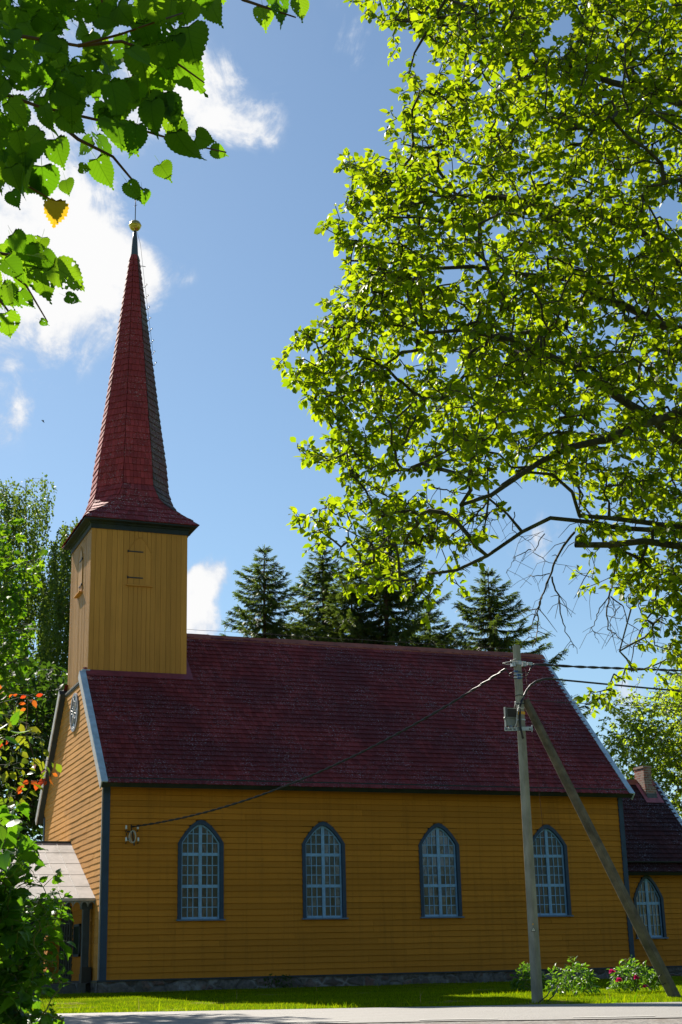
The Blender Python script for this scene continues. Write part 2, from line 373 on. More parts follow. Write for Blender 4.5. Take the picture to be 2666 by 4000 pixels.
def terrain():
    xs = np.concatenate([[-1200, -500, -220, -110, -70, -45], np.arange(-30, 40.1, .5), [50, 70, 110, 220, 500, 1200]])
    ys = np.concatenate([[-1200, -500, -220, -120, -80, -60], np.arange(-48, 30.1, .5), [40, 60, 110, 220, 500, 1200]])
    X, Y = np.meshgrid(xs, ys); n, m = X.shape
    s_ = RN[0]*X+RN[1]*Y
    Z = zfun(X, Y)+np.where((X > -40) & (X < 45) & (s_ > S_FAR+.3), .012*np.sin(X*2.1+np.cos(Y*1.3)*1.5)*np.cos(Y*2.7), 0)
    Z = np.where((s_ < S_FAR+.2) & (s_ > S_NEAR-1.8), Z-.06, Z)
    V = np.stack([X, Y, Z], -1).reshape(-1, 3); i = np.arange(n*m).reshape(n, m)
    F = np.stack([i[:-1, :-1], i[:-1, 1:], i[1:, 1:], i[1:, :-1]], -1).reshape(-1, 4)
    me = fast_mesh('ground', V, F.ravel(), np.arange(len(F))*4, np.full(len(F), 4))
    m_, t, b, o = new_mat('lawn'); co = coords(t)
    c = t.mix(t.mapr(t.noise(co, 1.2, 5, .6), .35, .7), (.06, .11, .003, 1), (.15, .175, .005, 1))
    c = t.mix(t.mapr(t.noise(co, 30, 3), .4, .7), c, (.06, .10, .004, 1))
    c = t.mix(t.mapr(t.noise(co, .7, 4, .6), .60, .72), c, (.20, .15, .07, 1))
    t.set(b, 'Base Color', c); b.inputs['Roughness'].default_value = 1.0; b.inputs['Specular IOR Level'].default_value = .0; bump(t, b, t.noise(co, 45, 4), .8, .03)
    tag(link('ground', me, m_), kind='structure')
terrain()
def strip(name, s0, s1, z, mat, l0=-160, l1=260, step=1.0, prof=None, wav=0.0):
    ls = np.arange(l0, l1+.1, step); b = MB()
    cr = [(s0, z), (s1, z)] if prof is None else prof
    vs = []
    for l in ls:
        for k, (s, zz) in enumerate(cr):
            ss = s+(wav*(math.sin(l*1.7)+.6*math.sin(l*4.3+1)+.5*math.sin(l*9.1)) if k in (0, len(cr)-1) else 0)
            p = RD*l+RN*ss; vs.append((p[0], p[1], zz))
    n = len(cr)
    b.mesh(vs, [(i*n+k, (i+1)*n+k, (i+1)*n+k+1, i*n+k+1) for i in range(len(ls)-1) for k in range(n-1)])
    return b.build(name, mat)
def asphalt_mat():
    m, t, b, o = new_mat('asphalt'); co = coords(t)
    st = t.add('ShaderNodeMapping'); t.set(st, 'Vector', co); st.inputs['Rotation'].default_value = (0, 0, math.atan2(.602, .799)); st.inputs['Scale'].default_value = (.12, 1.6, 1)
    c = t.mix(t.mapr(t.noise(co, 60, 4, .7), .3, .7), (.16, .148, .135, 1), (.31, .29, .265, 1))
    c = t.mix(t.mapr(t.noise(st.outputs[0], 1.3, 4), .45, .65), c, (.25, .235, .215, 1))
    c = t.mix(t.mapr(t.noise(co, 120, 2), .68, .74), c, (.45, .44, .42, 1))
    t.set(b, 'Base Color', c); b.inputs['Roughness'].default_value = .7; bump(t, b, t.noise(co, 90, 3), .6, .01)
    return m
def gravel_mat():
    m, t, b, o = new_mat('gravel_shoulder'); co = coords(t)
    vo = t.add('ShaderNodeTexVoronoi'); t.set(vo, 'Vector', co); vo.inputs['Scale'].default_value = 24
    sp = t.add('ShaderNodeSeparateColor'); t.set(sp, 0, vo.outputs['Color'])
    c = t.mix(sp.outputs[0], (.06, .05, .045, 1), (.26, .235, .21, 1)); c = t.mix(t.mapr(t.noise(co, 3, 4), .5, .7), c, (.11, .085, .06, 1))
    t.set(b, 'Base Color', c); b.inputs['Roughness'].default_value = .9; bump(t, b, vo.outputs['Distance'], -.9, .03)
    return m
tag(strip('road', S_FAR, S_NEAR, -.6, asphalt_mat(), wav=.05, prof=[(S_FAR, -.603), (S_FAR-.3, -.592), (-10.5, -.575), (S_NEAR+.3, -.592), (S_NEAR, -.603)]), kind='structure')
tag(strip('road_shoulder', S_NEAR+.12, S_NEAR-1.9, -.61, gravel_mat(), wav=.04, prof=[(S_NEAR+.12, -.613), (S_NEAR-1.9, -.64)]), kind='structure')
def dashes():
    b = MB()
    P0 = P(1637, 3983.5, 2, -.588); l0 = RD@P0[:2]; s0 = RN@P0[:2]
    for k in range(-14, 30):
        a = RD*(l0+2.06*k)+RN*s0; e = RD*(l0+2.06*k+1.07)+RN*s0; n = RN*.05
        z = -.586
        b.poly([(*(a-n), z), (*(e-n), z), (*(e+n), z), (*(a+n), z)])
    return b.build('road_marking', simple('worn_road_paint', (.62, .61, .56), .7, .15, 8, dirt=(.33, .32, .3)))
tag(dashes(), kind='structure')

# ------------------------------------------------------------------ the church
L, DEP, H = 15.29, 8.474, 4.8
YM = DEP/2
RZ, RE, SL = 9.86, -.55, 1.055          # ridge height, eave y, roof slope
def roof_z(y): return RZ-SL*abs(y-YM)
church = thing('church', 'yellow wooden church with maroon shingle roof and slender red spire', 'church')
E_ = .152
def cladding(o, u, n, z0, z1, lim, exp=E_, lap=.034, wave=.003, cuts=None, jl=4.5, groove=.0):
    """lapped boards: o origin, u along, n outward; lim(z) -> (u0,u1); cuts(z) -> list of (a,b) left open"""
    b = MB(); o = np.asarray(o, float); u = np.asarray(u, float); n = np.asarray(n, float); up = np.array([0, 0, 1.0])
    k = 0; z = z0
    while z < z1-.005:
        zt = min(z+exp, z1); a0, a1 = lim(z); t0, t1 = lim(zt)
        segs = [(a0, a1, t0, t1)]
        if cuts:
            for (ca, cb) in cuts(z+.5*(zt-z)):
                ns = []
                for (p, q, r, s) in segs:
                    if ca > p and cb < q: ns += [(p, ca, r, ca), (cb, q, cb, s)]
                    else: ns.append((p, q, r, s))
                segs = ns
        for (p, q, r, s) in segs:
            js = [0.0]; x = rng.uniform(.3, 1)*jl
            while x < q-p-.6: js.append(x/(q-p)); x += rng.uniform(.6, 1.3)*jl
            js.append(1.0)
            for j in range(len(js)-1):
                off = rng.uniform(0, .004); ntot = max(2, int((js[j+1]-js[j])*(q-p)/.55)+1)
                f = np.linspace(js[j], js[j+1], ntot); gap = .0015/(q-p+1e-6)
                f[0] += gap if j else 0; f[-1] -= gap if j < len(js)-2 else 0
                vb = []; wz = rng.normal(0, wave, ntot); wn = rng.normal(0, wave*.6, ntot)
                for i, ff in enumerate(f):
                    ub, ut = p+(q-p)*ff, r+(s-r)*ff
                    zb = z-.006+groove+wz[i]
                    vb += [o+u*ub+n*(.002)+up*zb, o+u*ub+n*(lap+off+wn[i])+up*zb, o+u*ut+n*(.004+off*.3)+up*(zt+(.012 if not groove else -.002))]
                fs = []
                for i in range(ntot-1):
                    A = i*3; B = A+3; fs += [(A+1, B+1, B+2, A+2), (A, B, B+1, A+1)]
                fs += [(0, 1, 2), ((ntot-1)*3, (ntot-1)*3+2, (ntot-1)*3+1)]
                b.mesh(vb, fs)
        z = zt
    return b
WX = [2.567+3.398*i for i in range(4)]
class Arch:
    def __init__(s, cx, hw, zs, zsp, za, p=1.68): s.cx, s.h, s.zs, s.sp, s.za, s.p = cx, hw, zs, zsp, za, p
    def half(s, z):
        if z < s.zs or z > s.za: return 0
        if z <= s.sp: return s.h
        return s.h*(1-(z-s.sp)/(s.za-s.sp))**(1/s.p)
    def top(s, x):
        d = min(1, abs(x-s.cx)/s.h); return s.sp+(s.za-s.sp)*(1-d**s.p)
    def outline(s, n=9):
        L_ = [(s.cx-s.h, s.zs), (s.cx-s.h, s.sp)]
        xs = [s.cx-s.h*math.cos(math.pi/2*k/n) for k in range(1, n+1)]
        L_ += [(x, s.top(x)) for x in xs]
        return L_+[(2*s.cx-x, z) for (x, z) in reversed(L_[:-1])]
def window(parent, cx, hw, zs, zsp, za, y, mull, trans, rows, cols=3, sillw=.08, curtain=False, fs=1.0, cw=.095):
    A = Arch(cx, hw, zs, zsp, za); I = Arch(cx, hw-cw, zs+.005, zsp, za-cw*1.15)
    oo, ii = A.outline(), I.outline(); b = MB(); pr = .052; rec = .075
    n = len(oo)
    vs = [(x, y-pr, z) for x, z in oo]+[(x, y-pr, z) for x, z in ii]+[(x, y+.0, z) for x, z in oo]+[(x, y+rec, z) for x, z in ii]
    fs_ = []
    for i in range(n-1): fs_ += [(i, i+1, n+i+1, n+i), (2*n+i+1, 2*n+i, i, i+1)[::-1], (n+i, n+i+1, 3*n+i+1, 3*n+i)]
    b.mesh(vs, [f[::-1] for f in fs_])
    wn = b.build('window', M['trim'], parent)
    # sash bars
    s = MB(); ys = y+.028
    def vbar(x, w_, z0, z1, d=0.0, dp=.035):
        s.box((x-w_/2, ys+d, z0), (x+w_/2, ys+d+dp, z1))
    def hbar(z, w_, x0, x1, d=0.0, dp=.035):
        s.box((x0, ys+d, z-w_/2), (x1, ys+d+dp, z+w_/2))
    h = I.h; sw = .042*fs
    vbar(cx, mull, zs, I.top(cx)-.03, -.012, .047)
    vbar(cx-.006, .006, zs, I.top(cx)-.04, -.016, .01)
    for sg in (-1, 1):
        vbar(cx+sg*(h-sw/2), sw, zs, zsp, .002)
        for t_ in trans: hbar(t_, mull*.92, min(cx, cx+sg*h), max(cx, cx+sg*h), -.006, .041)
        hbar(zs+.03, .06, min(cx, cx+sg*h), max(cx, cx+sg*h), .001)
    # arched head of the sash
    J = Arch(cx, h-sw, zs, zsp, za-cw*1.15-sw*1.2); jo, io = J.outline(), I.outline()
    k0 = 1; m_ = len(io)
    for i in range(1, m_-2):
        s.mesh([(io[i][0], ys, io[i][1]), (io[i+1][0], ys, io[i+1][1]), (jo[i+1][0], ys, jo[i+1][1]), (jo[i][0], ys, jo[i][1]),
                (jo[i][0], ys+.035, jo[i][1]), (jo[i+1][0], ys+.035, jo[i+1][1])], [(3, 2, 1, 0), (4, 5, 2, 3)])
    g = MB(); lw = h-sw-mull/2; bars = [zs+.06]+[0]; edges = [zs+.06]+list(trans)
    spans = []; zz = zs+.06
    for t_ in trans: spans.append((zz, t_-mull*.46)); zz = t_+mull*.46
    spans.append((zz, za-cw))
    for si, (z0, z1) in enumerate(spans):
        nr = rows[si]
        last = si == len(spans)-1
        rh = (z1-z0)/nr if not last else (spans[0][1]-spans[0][0])/rows[0]
        for sg in (-1, 1):
            xa = cx+sg*mull/2; xb = cx+sg*(h-sw)
            for c in range(1, cols):
                x = xa+(xb-xa)*c/cols; zt = z1 if not last else J.top(x)+.01
                vbar(x, .021*fs, z0, zt, .006, .024)
            for r in range(1, nr):
                z = z0+rh*r
                if last:
                    hh = J.half(z)
                    if hh < mull: continue
                    x1 = cx+sg*min(h-sw, hh+.01)
                else: x1 = xb
                hbar(z, .021*fs, min(xa, x1), max(xa, x1), .007, .022)
            for c in range(cols):
                for r in range(nr):
                    x0 = xa+(xb-xa)*c/cols; x1 = xa+(xb-xa)*(c+1)/cols; za0 = z0+rh*r; za1 = z0+rh*(r+1)
                    if last and za0 > J.top((x0+x1)/2)+.1: continue
                    tx, tz = rng.normal(0, .016, 2); yy = ys+.026
                    q = [(min(x0, x1), za0), (max(x0, x1), za0), (max(x0, x1), za1), (min(x0, x1), za1)]
                    g.poly([(px, yy+tx*(px-(x0+x1)/2)+tz*(pz-(za0+za1)/2), pz) for px, pz in q])
    s.build('sash', M['sash'], wn); g.build('glass', M['glass'], wn)
    sl = MB(); sl.box((cx-hw-.035, y-.10, zs-.035), (cx+hw+.035, y+.03, zs-.001)); sl.build('sill', M['sill_metal'], wn)
    bk = MB(); bk.poly([(cx-hw, y+.30, zs), (cx+hw, y+.30, zs), (cx+hw, y+.30, za), (cx-hw, y+.30, za)])
    if curtain:
        cb = MB()
        for sg in (-1, 1):
            for k in range(14):
                x = cx+sg*(.06+k*(h-.08)/14); cb.box((x-.014, y+.10, zs), (x+.008, y+.115+.01*(k % 2), za-.15-abs(x-cx)*.55))
        cb.build('curtain', simple('white_curtain', (.55, .56, .50), .8, .1, 5), wn)
    return wn, A
def arch_cut(arches):
    def f(z):
        out = []
        for a in arches:
            h = a.half(z)
            if h > 0: out.append((a.cx-h+.03, a.cx+h-.03) if h > .05 else (a.cx-.01, a.cx+.01))
        return out
    return f
wins = []
for i, x in enumerate(WX):
    wn, A = window(church, x, .611, 1.439, 3.353, 3.943, 0.0, .085, [2.262, 3.068], [3, 3, 3])
    wins.append(A)
cl = cladding((0, 0, 0), (1, 0, 0), (0, -1, 0), 0.0, 4.98, lambda z: (.0, L), cuts=arch_cut(wins), lap=.028, groove=.016)
wall = cl.build('wall', M['ochre_h'], church)
bk = MB()
zc = [0.0, 1.45, 3.95, 5.3]
bk.box((.05, .012, 0), (L-.05, .05, 1.44)); bk.box((.05, .012, 3.94), (L-.05, .05, 5.3))
xs = [.05]+[v for x in WX for v in (x-.60, x+.60)]+[L-.05]
for k in range(0, len(xs), 2): bk.box((xs[k], .012, 1.44), (xs[k+1], .05, 3.94))
bk.box((.05, .4, 0), (L-.05, .45, 5.3)); bk.box((.3, DEP-.05, 0), (L, DEP, 5.3)); bk.box((L-.05, .05, 0), (L, DEP, 5.3))
bk.poly([(L, 0, 5.3), (L, DEP, 5.3), (L, YM, RZ-.1)]); bk.poly([(L-.02, DEP, 5.3), (L-.02, 0, 5.3), (L-.02, YM, RZ-.1)])
bk.build('inner_wall', M['ochre_h'], church)
# gable facing the sun
GT = 8.13
def sh_y(z): return .72 if z < 1.9 else .72+(z-1.9)/.478
def gl(z):
    if z <= 5.0: return (0.0, DEP)
    d = max(0.02, (RZ-.10-z)/SL); return (YM-d, YM+d)
gb = cladding((0, 0, 0), (0, 1, 0), (-1, 0, 0), 0.0, GT, gl, lap=.016, wave=.004, jl=3.0, cuts=lambda z: [(sh_y(z), DEP-sh_y(z))] if z < 3.55 else [])
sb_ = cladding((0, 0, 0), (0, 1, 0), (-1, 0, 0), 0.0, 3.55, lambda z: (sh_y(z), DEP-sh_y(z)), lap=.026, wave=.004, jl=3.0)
sb_.build('porch_shade_wall', M['ochre_h'], church)  # unweathered ochre below the porch roof, its deeper tone also painting in the shade
gb.build('gable_wall', M['ochre_gable'], church)
bk = MB(); bk.mesh([(.03, .03, 0), (.03, DEP-.03, 0), (.03, DEP-.03, 5.2), (.03, YM+1.6, 8.1), (.03, YM-1.6, 8.1), (.03, .03, 5.2)], [(0, 1, 2, 3, 4, 5)]); bk.build('gable_backing', M['ochre_h'], church)
# plinth, water table, frieze, corner boards
pl = MB()
def rough_plinth(x0, x1, y, z1=-.02, zb=-.75, nx=None):
    n = int((x1-x0)/.12); zz = np.linspace(zb, z1, 7)
    xs_ = np.linspace(x0, x1, n+1); vs = []; 
    for x in xs_:
        for z in zz: vs.append((x, y-.05+rng.normal(0, .016), z))
    m = len(zz); pl.mesh(vs, [(i*m+k, (i+1)*m+k, (i+1)*m+k+1, i*m+k+1) for i in range(n) for k in range(m-1)], True)
    pl.poly([(x0, y-.05, z1), (x1, y-.05, z1), (x1, y+.1, z1), (x0, y+.1, z1)])
rough_plinth(-.04, L+.04, 0.0)
pl.box((-.06, .02, -.75), (-.02, DEP, -.03))
pl.build('plinth', M['stone'], church)
wt = MB(); wt.box((-.07, -.085, -.03), (L+.05, .0, .012)); wt.box((-.085, -.08, -.028), (-.004, DEP, .010)); wt.build('water_table', M['trim_dark'], church)
fr = MB(); fr.box((.0, -.05, 4.80), (L+.02, .0, 5.05)); fr.box((-.15, RE+.10, 4.86), (L+.10, .0, 4.90)); fr.box((-.14, RE+.07, 4.80), (L+.10, RE+.105, 4.94)); fr.build('frieze', M['soffit'], church)
cbd = lambda: MB()
b = MB(); b.box((-.012, -.05, 0.012), (.155, .0, 4.80)); b.build('corner_board', M['trim'], church)
b = MB(); b.box((-.045, .0, 0.012), (-.012, .045, 4.86)); b.build('corner_board', simple('pale_edge_paint', (.30, .27, .25), .6, .2, 6), church)
b = MB(); b.box((L-.115, -.055, 0.012), (L+.03, .0, 4.80)); b.build('corner_board', M['trim'], church)
b = MB(); b.box((-.045, DEP-.10, 0.012), (-.0, DEP+.03, 4.80)); b.build('corner_board', M['trim'], church)

def tile_row(b, bl, br, tl, tr, n, w, lift=.036, up=.006, slump=.35, over=1.14):
    """one course of shingles between bottom edge bl-br and top edge tl-tr"""
    bl, br, tl, tr, n = map(lambda v: np.asarray(v, float), (bl, br, tl, tr, n))
    wid = max(np.linalg.norm(br-bl), np.linalg.norm(tr-tl)); N = max(1, int(round(wid/w)))
    ph = rng.uniform(0, 1)
    e = [0.0]+[min(1, max(0, (k+ph+rng.normal(0, .03))/N)) for k in range(N)]+[1.0]
    e = sorted(set(np.round(e, 4)))
    for a, c in zip(e[:-1], e[1:]):
        if c-a < .15/N: continue
        g = .03*(c-a) if wid > w else 0
        a2, c2 = a+g, c-g; j = rng.uniform(-.006, .006); lf = lift+rng.uniform(-.004, .006)
        dn = (bl-tl)/np.linalg.norm(bl-tl)
        B0 = bl+(br-bl)*a2; B1 = bl+(br-bl)*c2; Bm = (B0+B1)/2+dn*(w*slump*.4+j); B0 = B0+dn*j; B1 = B1+dn*j
        T0 = B0+(tl+(tr-tl)*a2-B0)*over; T1 = B1+(tl+(tr-tl)*c2-B1)*over
        vs = [B0+n*lf, Bm+n*lf, B1+n*lf, T1+n*up, T0+n*up, B0+n*(lf-.012), Bm+n*(lf-.012), B1+n*(lf-.012), T1*.75+B1*.25, T0*.75+B0*.25]
        b.mesh(vs, [(0, 1, 2, 3, 4), (5, 6, 1, 0), (6, 7, 2, 1), (5, 0, 4), (7, 3, 2), (7, 6, 5, 9, 8)])
def roof_slope(b, x0, x1, ye, yr, ze, zr, exp, w, skip=None):
    N = int(round(math.hypot(yr-ye, zr-ze)/exp)); sg = 1 if yr > ye else -1
    n = np.array([0, -(zr-ze)*sg, abs(yr-ye)]); n = n/np.linalg.norm(n)
    for r in range(N):
        f0, f1 = r/N, (r+1)/N
        y0, z0, y1, z1 = ye+(yr-ye)*f0, ze+(zr-ze)*f0, ye+(yr-ye)*f1, ze+(zr-ze)*f1
        xa = x0
        if skip:
            xa = max(x0, skip(y0))
        sag = .012*math.sin(r*.9)
        tile_row(b, (xa, y0, z0), (x1, y0, z0), (xa, y1, z1), (x1, y1, z1), n, w)
RX0, RX1 = -.20, L+.13
rf = MB()
roof_slope(rf, RX0+.13, RX1-.10, RE-.03, YM, roof_z(RE)-.03, RZ, .20, .118, skip=lambda y: 2.93 if y > 2.74 else -9)
roof_slope(rf, RX0+.13, RX1-.10, DEP-RE+.03, YM, roof_z(RE)-.03, RZ, .20, .30, skip=lambda y: 2.93 if y < 5.73 else -9)
roof = rf.build('roof', M['roof'], church)
b = MB()
for sg in (-1, 1):
    ye = RE if sg < 0 else DEP-RE; n = np.array([0, sg*SL, 1.0]); n /= np.linalg.norm(n)
    for (xa, xb, y1) in ((RX0, 2.9, YM+sg*1.49), (2.9, RX1, YM)):
        p = [(xa, ye, roof_z(ye)-.02), (xb, ye, roof_z(ye)-.02), (xb, y1, roof_z(y1)-.02), (xa, y1, roof_z(y1)-.02)]
        q = [tuple(np.array(v)-n*.14) for v in p]
        b.mesh(p+q, [(0, 1, 2, 3), (4, 7, 6, 5), (0, 4, 5, 1), (1, 5, 6, 2), (2, 6, 7, 3), (3, 7, 4, 0)])
b.build('roof_deck', M['soffit'], roof)
b = MB()
x = 2.93
while x < RX1-.06:
    x2 = min(x+1.05, RX1-.06); z = RZ+.035+rng.uniform(-.008, .008)
    for sg in (-1, 1):
        b.poly([(x, YM, z), (x2+.03, YM, z+.004), (x2+.03, YM+sg*.17, z-.165), (x, YM+sg*.17, z-.17)][::sg])
        b.poly([(x, YM+sg*.17, z-.17), (x2+.03, YM+sg*.17, z-.165), (x2+.03, YM+sg*.165, z-.20), (x, YM+sg*.165, z-.20)][::sg])
    x = x2
b.build('ridge_cap', M['ridge'], roof)
def rake(name, x, out, y_e, y_t, mat_top, mat_face, parent, zf=roof_z, deep=.20, wtop=.17):
    sg = 1 if y_t > y_e else -1
    n = np.array([0, -sg*SL, 1.0]); n /= np.linalg.norm(n)
    a = np.array([x, y_e, zf(y_e)]); c = np.array([x, y_t, zf(y_t)])
    X = np.array([1.0, 0, 0])*(-out)   # inwards
    b = MB()
    for k in range(1):
        vs = [a+n*.045, c+n*.045, c+n*.045+X*wtop, a+n*.045+X*wtop, a+n*.03, c+n*.03, c+n*.01+X*wtop, a+n*.01+X*wtop]
        b.mesh(vs, [(0, 1, 2, 3), (4, 7, 6, 5), (0, 4, 5, 1), (3, 2, 6, 7), (1, 5, 6, 2), (0, 3, 7, 4)])
    o = b.build(name, mat_top, parent)
    f = MB(); a2 = a-X*.004; c2 = c-X*.004
    vs = [a2+n*.028, c2+n*.028, c2-n*deep, a2-n*deep]; vs += [v+X*.03 for v in vs]
    f.mesh(vs, [(0, 1, 2, 3), (7, 6, 5, 4), (3, 2, 6, 7), (0, 4, 5, 1), (0, 3, 7, 4), (1, 5, 6, 2)])
    f.build('fascia', mat_face, parent)
    return o
pale = simple('pale_rake_paint', (.40, .37, .36), .55, .2, 6)
rake('bargeboard', RX0, -1, RE-.03, 2.72, M['metal_blue'], pale, roof)
rake('bargeboard', RX0, -1, DEP-RE+.03, DEP-2.72, M['metal_blue'], pale, roof)
rake('bargeboard', RX1, 1, RE-.03, YM+.02, M['metal_blue'], M['metal_blue'], roof)
rake('bargeboard', RX1, 1, DEP-RE+.03, YM+.03, M['metal_blue'], M['metal_blue'], roof)
# soffit strip under the gable rakes
b = MB()
for sg, ye in ((1, RE), (-1, DEP-RE)):
    yt = YM-sg*1.5
    n = np.array([0, -sg*SL, 1.0]); n /= np.linalg.norm(n)
    a = np.array([-.165, ye, roof_z(ye)]); c = np.array([-.165, yt, roof_z(yt)])
    v = [a-n*.15, c-n*.15, c-n*.19, a-n*.19]; v += [q+np.array([.165, 0, 0]) for q in v]
    b = MB(); b.mesh(v, [(0, 1, 2, 3), (7, 6, 5, 4), (3, 2, 6, 7), (0, 4, 5, 1), (0, 3, 7, 4), (1, 5, 6, 2)]); b.build('rake_soffit', M['soffit'], roof)
# flashing at the tower foot, paler weathered strip in the valley
b = MB(); n = np.array([0, -SL, 1.0]); n /= np.linalg.norm(n)
def on(x, y, lift): return np.array([x, y, roof_z(y)])+n*lift
b.poly([on(-.02, 2.60, .042), on(3.05, 2.60, .042), on(3.05, 2.765, .05), on(-.02, 2.765, .05)])
b.poly([on(2.91, 2.6, .045), on(3.06, 2.6, .045), on(3.06, YM-.1, .045), on(2.91, YM-.1, .045)])
b.build('flashing', M['flash'], roof)
b = MB(); b.box((-.13, 2.70, roof_z(2.72)+.03), (.10, 2.755, roof_z(2.72)+.075)); b.build('rake_end_cap', M['metal_blue'], roof)
# lightning wire on the ridge
b = MB(); pts = []
for x in np.arange(3.0, L+.01, 1.5):
    b.tube([(x, YM, RZ), (x, YM, RZ+.17)], .006, 4); pts.append((x, YM, RZ+.17))
    pts.append((x+.75, YM, RZ+.155))
b.tube(pts[:-1]+[(L-.1, YM-.02, RZ+.17), (L+.10, YM-.1, RZ+.10), (L+.17, YM-.22, RZ-.22)], .006, 4); b.build('lightning_wire', M['iron'], roof)

# ---- tower
TX0, TX1, TY0, TY1, TT = .045, 2.9, 2.759, 5.715, 12.62
tw = MB()
tw.box((TX0+.03, TY0+.03, 7.2), (TX1-.03, TY1-.03, TT))
def vboards(b, o, u, n, L_, z0, z1, w, gap, zf=None, bead=0):
    o, u, n = map(lambda v: np.asarray(v, float), (o, u, n)); x = 0.0
    while x < L_-.01:
        ww = min(w*rng.uniform(.75, 1.2), L_-x)
        if L_-x-ww < .05: ww = L_-x
        d = .026+rng.uniform(0, .0025); g = gap*rng.uniform(.7, 1.4)
        c = o+u*(x+ww/2)+n*(d/2-.028+.028); 
        zb = z0 if zf is None else zf(x+ww/2)
        cc = o+u*(x+ww/2)+n*(d/2)+np.array([0, 0, (zb+z1)/2])
        b.obox(cc, u*(ww-g)/2, n*d/2, np.array([0, 0, (z1-zb)/2]))
        if bead:
            for k in range(bead):
                xx = x+ww*(k+.5)/bead; dd = rng.uniform(.002, .006)
                cc = o+u*xx+n*(d+dd/2)+np.array([0, 0, (zb+z1)/2]); b.obox(cc, u*.009, n*dd/2, np.array([0, 0, (z1-zb)/2]))
        x += ww
vboards(tw, (TX0, TY0+.026, 0), (1, 0, 0), (0, -1, 0), TX1-TX0, 8.20, TT, .155, .0065)
vboards(tw, (TX1-.026, TY0, 0), (0, 1, 0), (1, 0, 0), TY1-TY0, 8.2, TT, .155, .010)
tower = tw.build('tower_wall', M['ochre_v'], church)
ts = MB(); vboards(ts, (TX0+.026, TY0+.002, 0), (0, 1, 0), (-1, 0, 0), TY1-TY0-.004, 8.15, TT, .145, .012, bead=1)
ts.build('tower_side_wall', M['ochre_tower_side'], church)
b = MB(); b.box((-.045, TY0-.02, 8.11), (TX0, TY1+.02, 8.16)); b.box((-.03, TY0+.1, 8.05), (.0, TY1-.1, 8.11)); b.build('drip_board', simple('grey_drip_board', (.06, .055, .045), .7, .3, 6), church)
def shutter(face):
    cx = 1.472 if face == 0 else YM; A = Arch(cx, .335, 10.90, 11.86, 12.32, 1.7); b = MB(); hb = MB(); sb = MB()
    ol = A.outline(10)
    def tr(x, dd, z): return (x, TY0-.012-dd, z) if face == 0 else (TX0-.012-dd, x, z)
    # raised bead round the shutter and its boards
    pts = [tr(x, .004, z) for x, z in ol]; b.tube(pts, .009, 4, cap=False)
    xs = np.linspace(-.335, .335, 5)
    for a, c in zip(xs[:-1], xs[1:]):
        p = [tr(cx+a+.004, .001, 10.9), tr(cx+c-.004, .001, 10.9), tr(cx+c-.004, .001, A.top(cx+c-.004)), tr(cx+a+.004, .001, A.top(cx+a+.004))]
        q = [tr(cx+a+.004, -.02, 10.9), tr(cx+c-.004, -.02, 10.9), tr(cx+c-.004, -.02, A.top(cx+c-.004)), tr(cx+a+.004, -.02, A.top(cx+a+.004))]
        b.mesh(p+q, [(0, 1, 2, 3), (4, 7, 6, 5), (0, 4, 5, 1), (1, 5, 6, 2), (2, 6, 7, 3), (3, 7, 4, 0)])
    sh = b.build('shutter', M['ochre_v'] if face == 0 else M['ochre_tower_side'], church)
    for z in (11.10, 11.885):
        hb = MB(); hb.bar(tr(cx-.36, .018, z), tr(cx+.10, .012, z+.0), .014, .032, up=(0, 0, 1)); hb.tube([tr(cx-.35, .02, z-.035), tr(cx-.35, .02, z+.035)], .018, 6)
        hb.build('strap_hinge', M['iron'], sh)
    sb = MB()
    a, c = tr(cx-.39, -.01, 10.85), tr(cx+.39, .055 if face == 0 else .10, 10.885)
    lo = np.minimum(a, c); hi = np.maximum(a, c); sb.box(lo, hi); sb.build('sill', M['ochre_v'], sh)
shutter(0); shutter(1)

# ---- spire
CX, CY = 1.472, YM
EZ = 12.76
ZA = [12.76, 12.83, 13.03, 13.2, 13.4, 13.6, 14.05, 14.3, 14.6, 15.0, 15.83, 16.8, 17.8, 19.28, 20.8, 22.17]
AA = [1.69, 1.66, 1.50, 1.38, 1.28, 1.20, 1.10, 1.075, 1.05, 1.015, .90, .775, .655, .47, .29, .122]
EE = [1.69, 1.655, 1.37, 1.09, .83, .62, .465]
def sp_a(z): return float(np.interp(z, ZA, AA))
def sp_e(z): return float(np.interp(z, ZA[:7], EE)) if z < 14.05 else sp_a(z)*.4142
def sp_pts(z):
    a, e = sp_a(z), sp_e(z)
    return [(CX+x, CY+y*(1.03 if z < 14 else 1.0), z) for x, y in ((-e, -a), (e, -a), (a, -e), (a, e), (e, a), (-e, a), (-a, e), (-a, -e))]
zr = [EZ]
while zr[-1] < 22.1:
    z = zr[-1]; slope = math.hypot(1, (sp_a(z)-sp_a(z+.1))/.1)
    zr.append(min(22.17, z+.215/slope))
spb, spl, spg = MB(), MB(), MB()
for r in range(len(zr)-1):
    p0, p1 = sp_pts(zr[r]), sp_pts(zr[r+1])
    for k in range(8):
        a, b_, c, d = np.array(p0[k]), np.array(p0[(k+1) % 8]), np.array(p1[k]), np.array(p1[(k+1) % 8])
        if np.linalg.norm(b_-a) < .02 and np.linalg.norm(d-c) < .02: continue
        n = np.cross(((b_-a)+(d-c)), (c+d)/2-(a+b_)/2); n /= np.linalg.norm(n)
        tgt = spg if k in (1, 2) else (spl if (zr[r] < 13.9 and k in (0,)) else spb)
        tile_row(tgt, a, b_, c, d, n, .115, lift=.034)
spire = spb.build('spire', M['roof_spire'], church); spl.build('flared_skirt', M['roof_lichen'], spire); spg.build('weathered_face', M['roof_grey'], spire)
b = MB()
rows = [sp_pts(z) for z in np.linspace(EZ, 22.17, 50)]
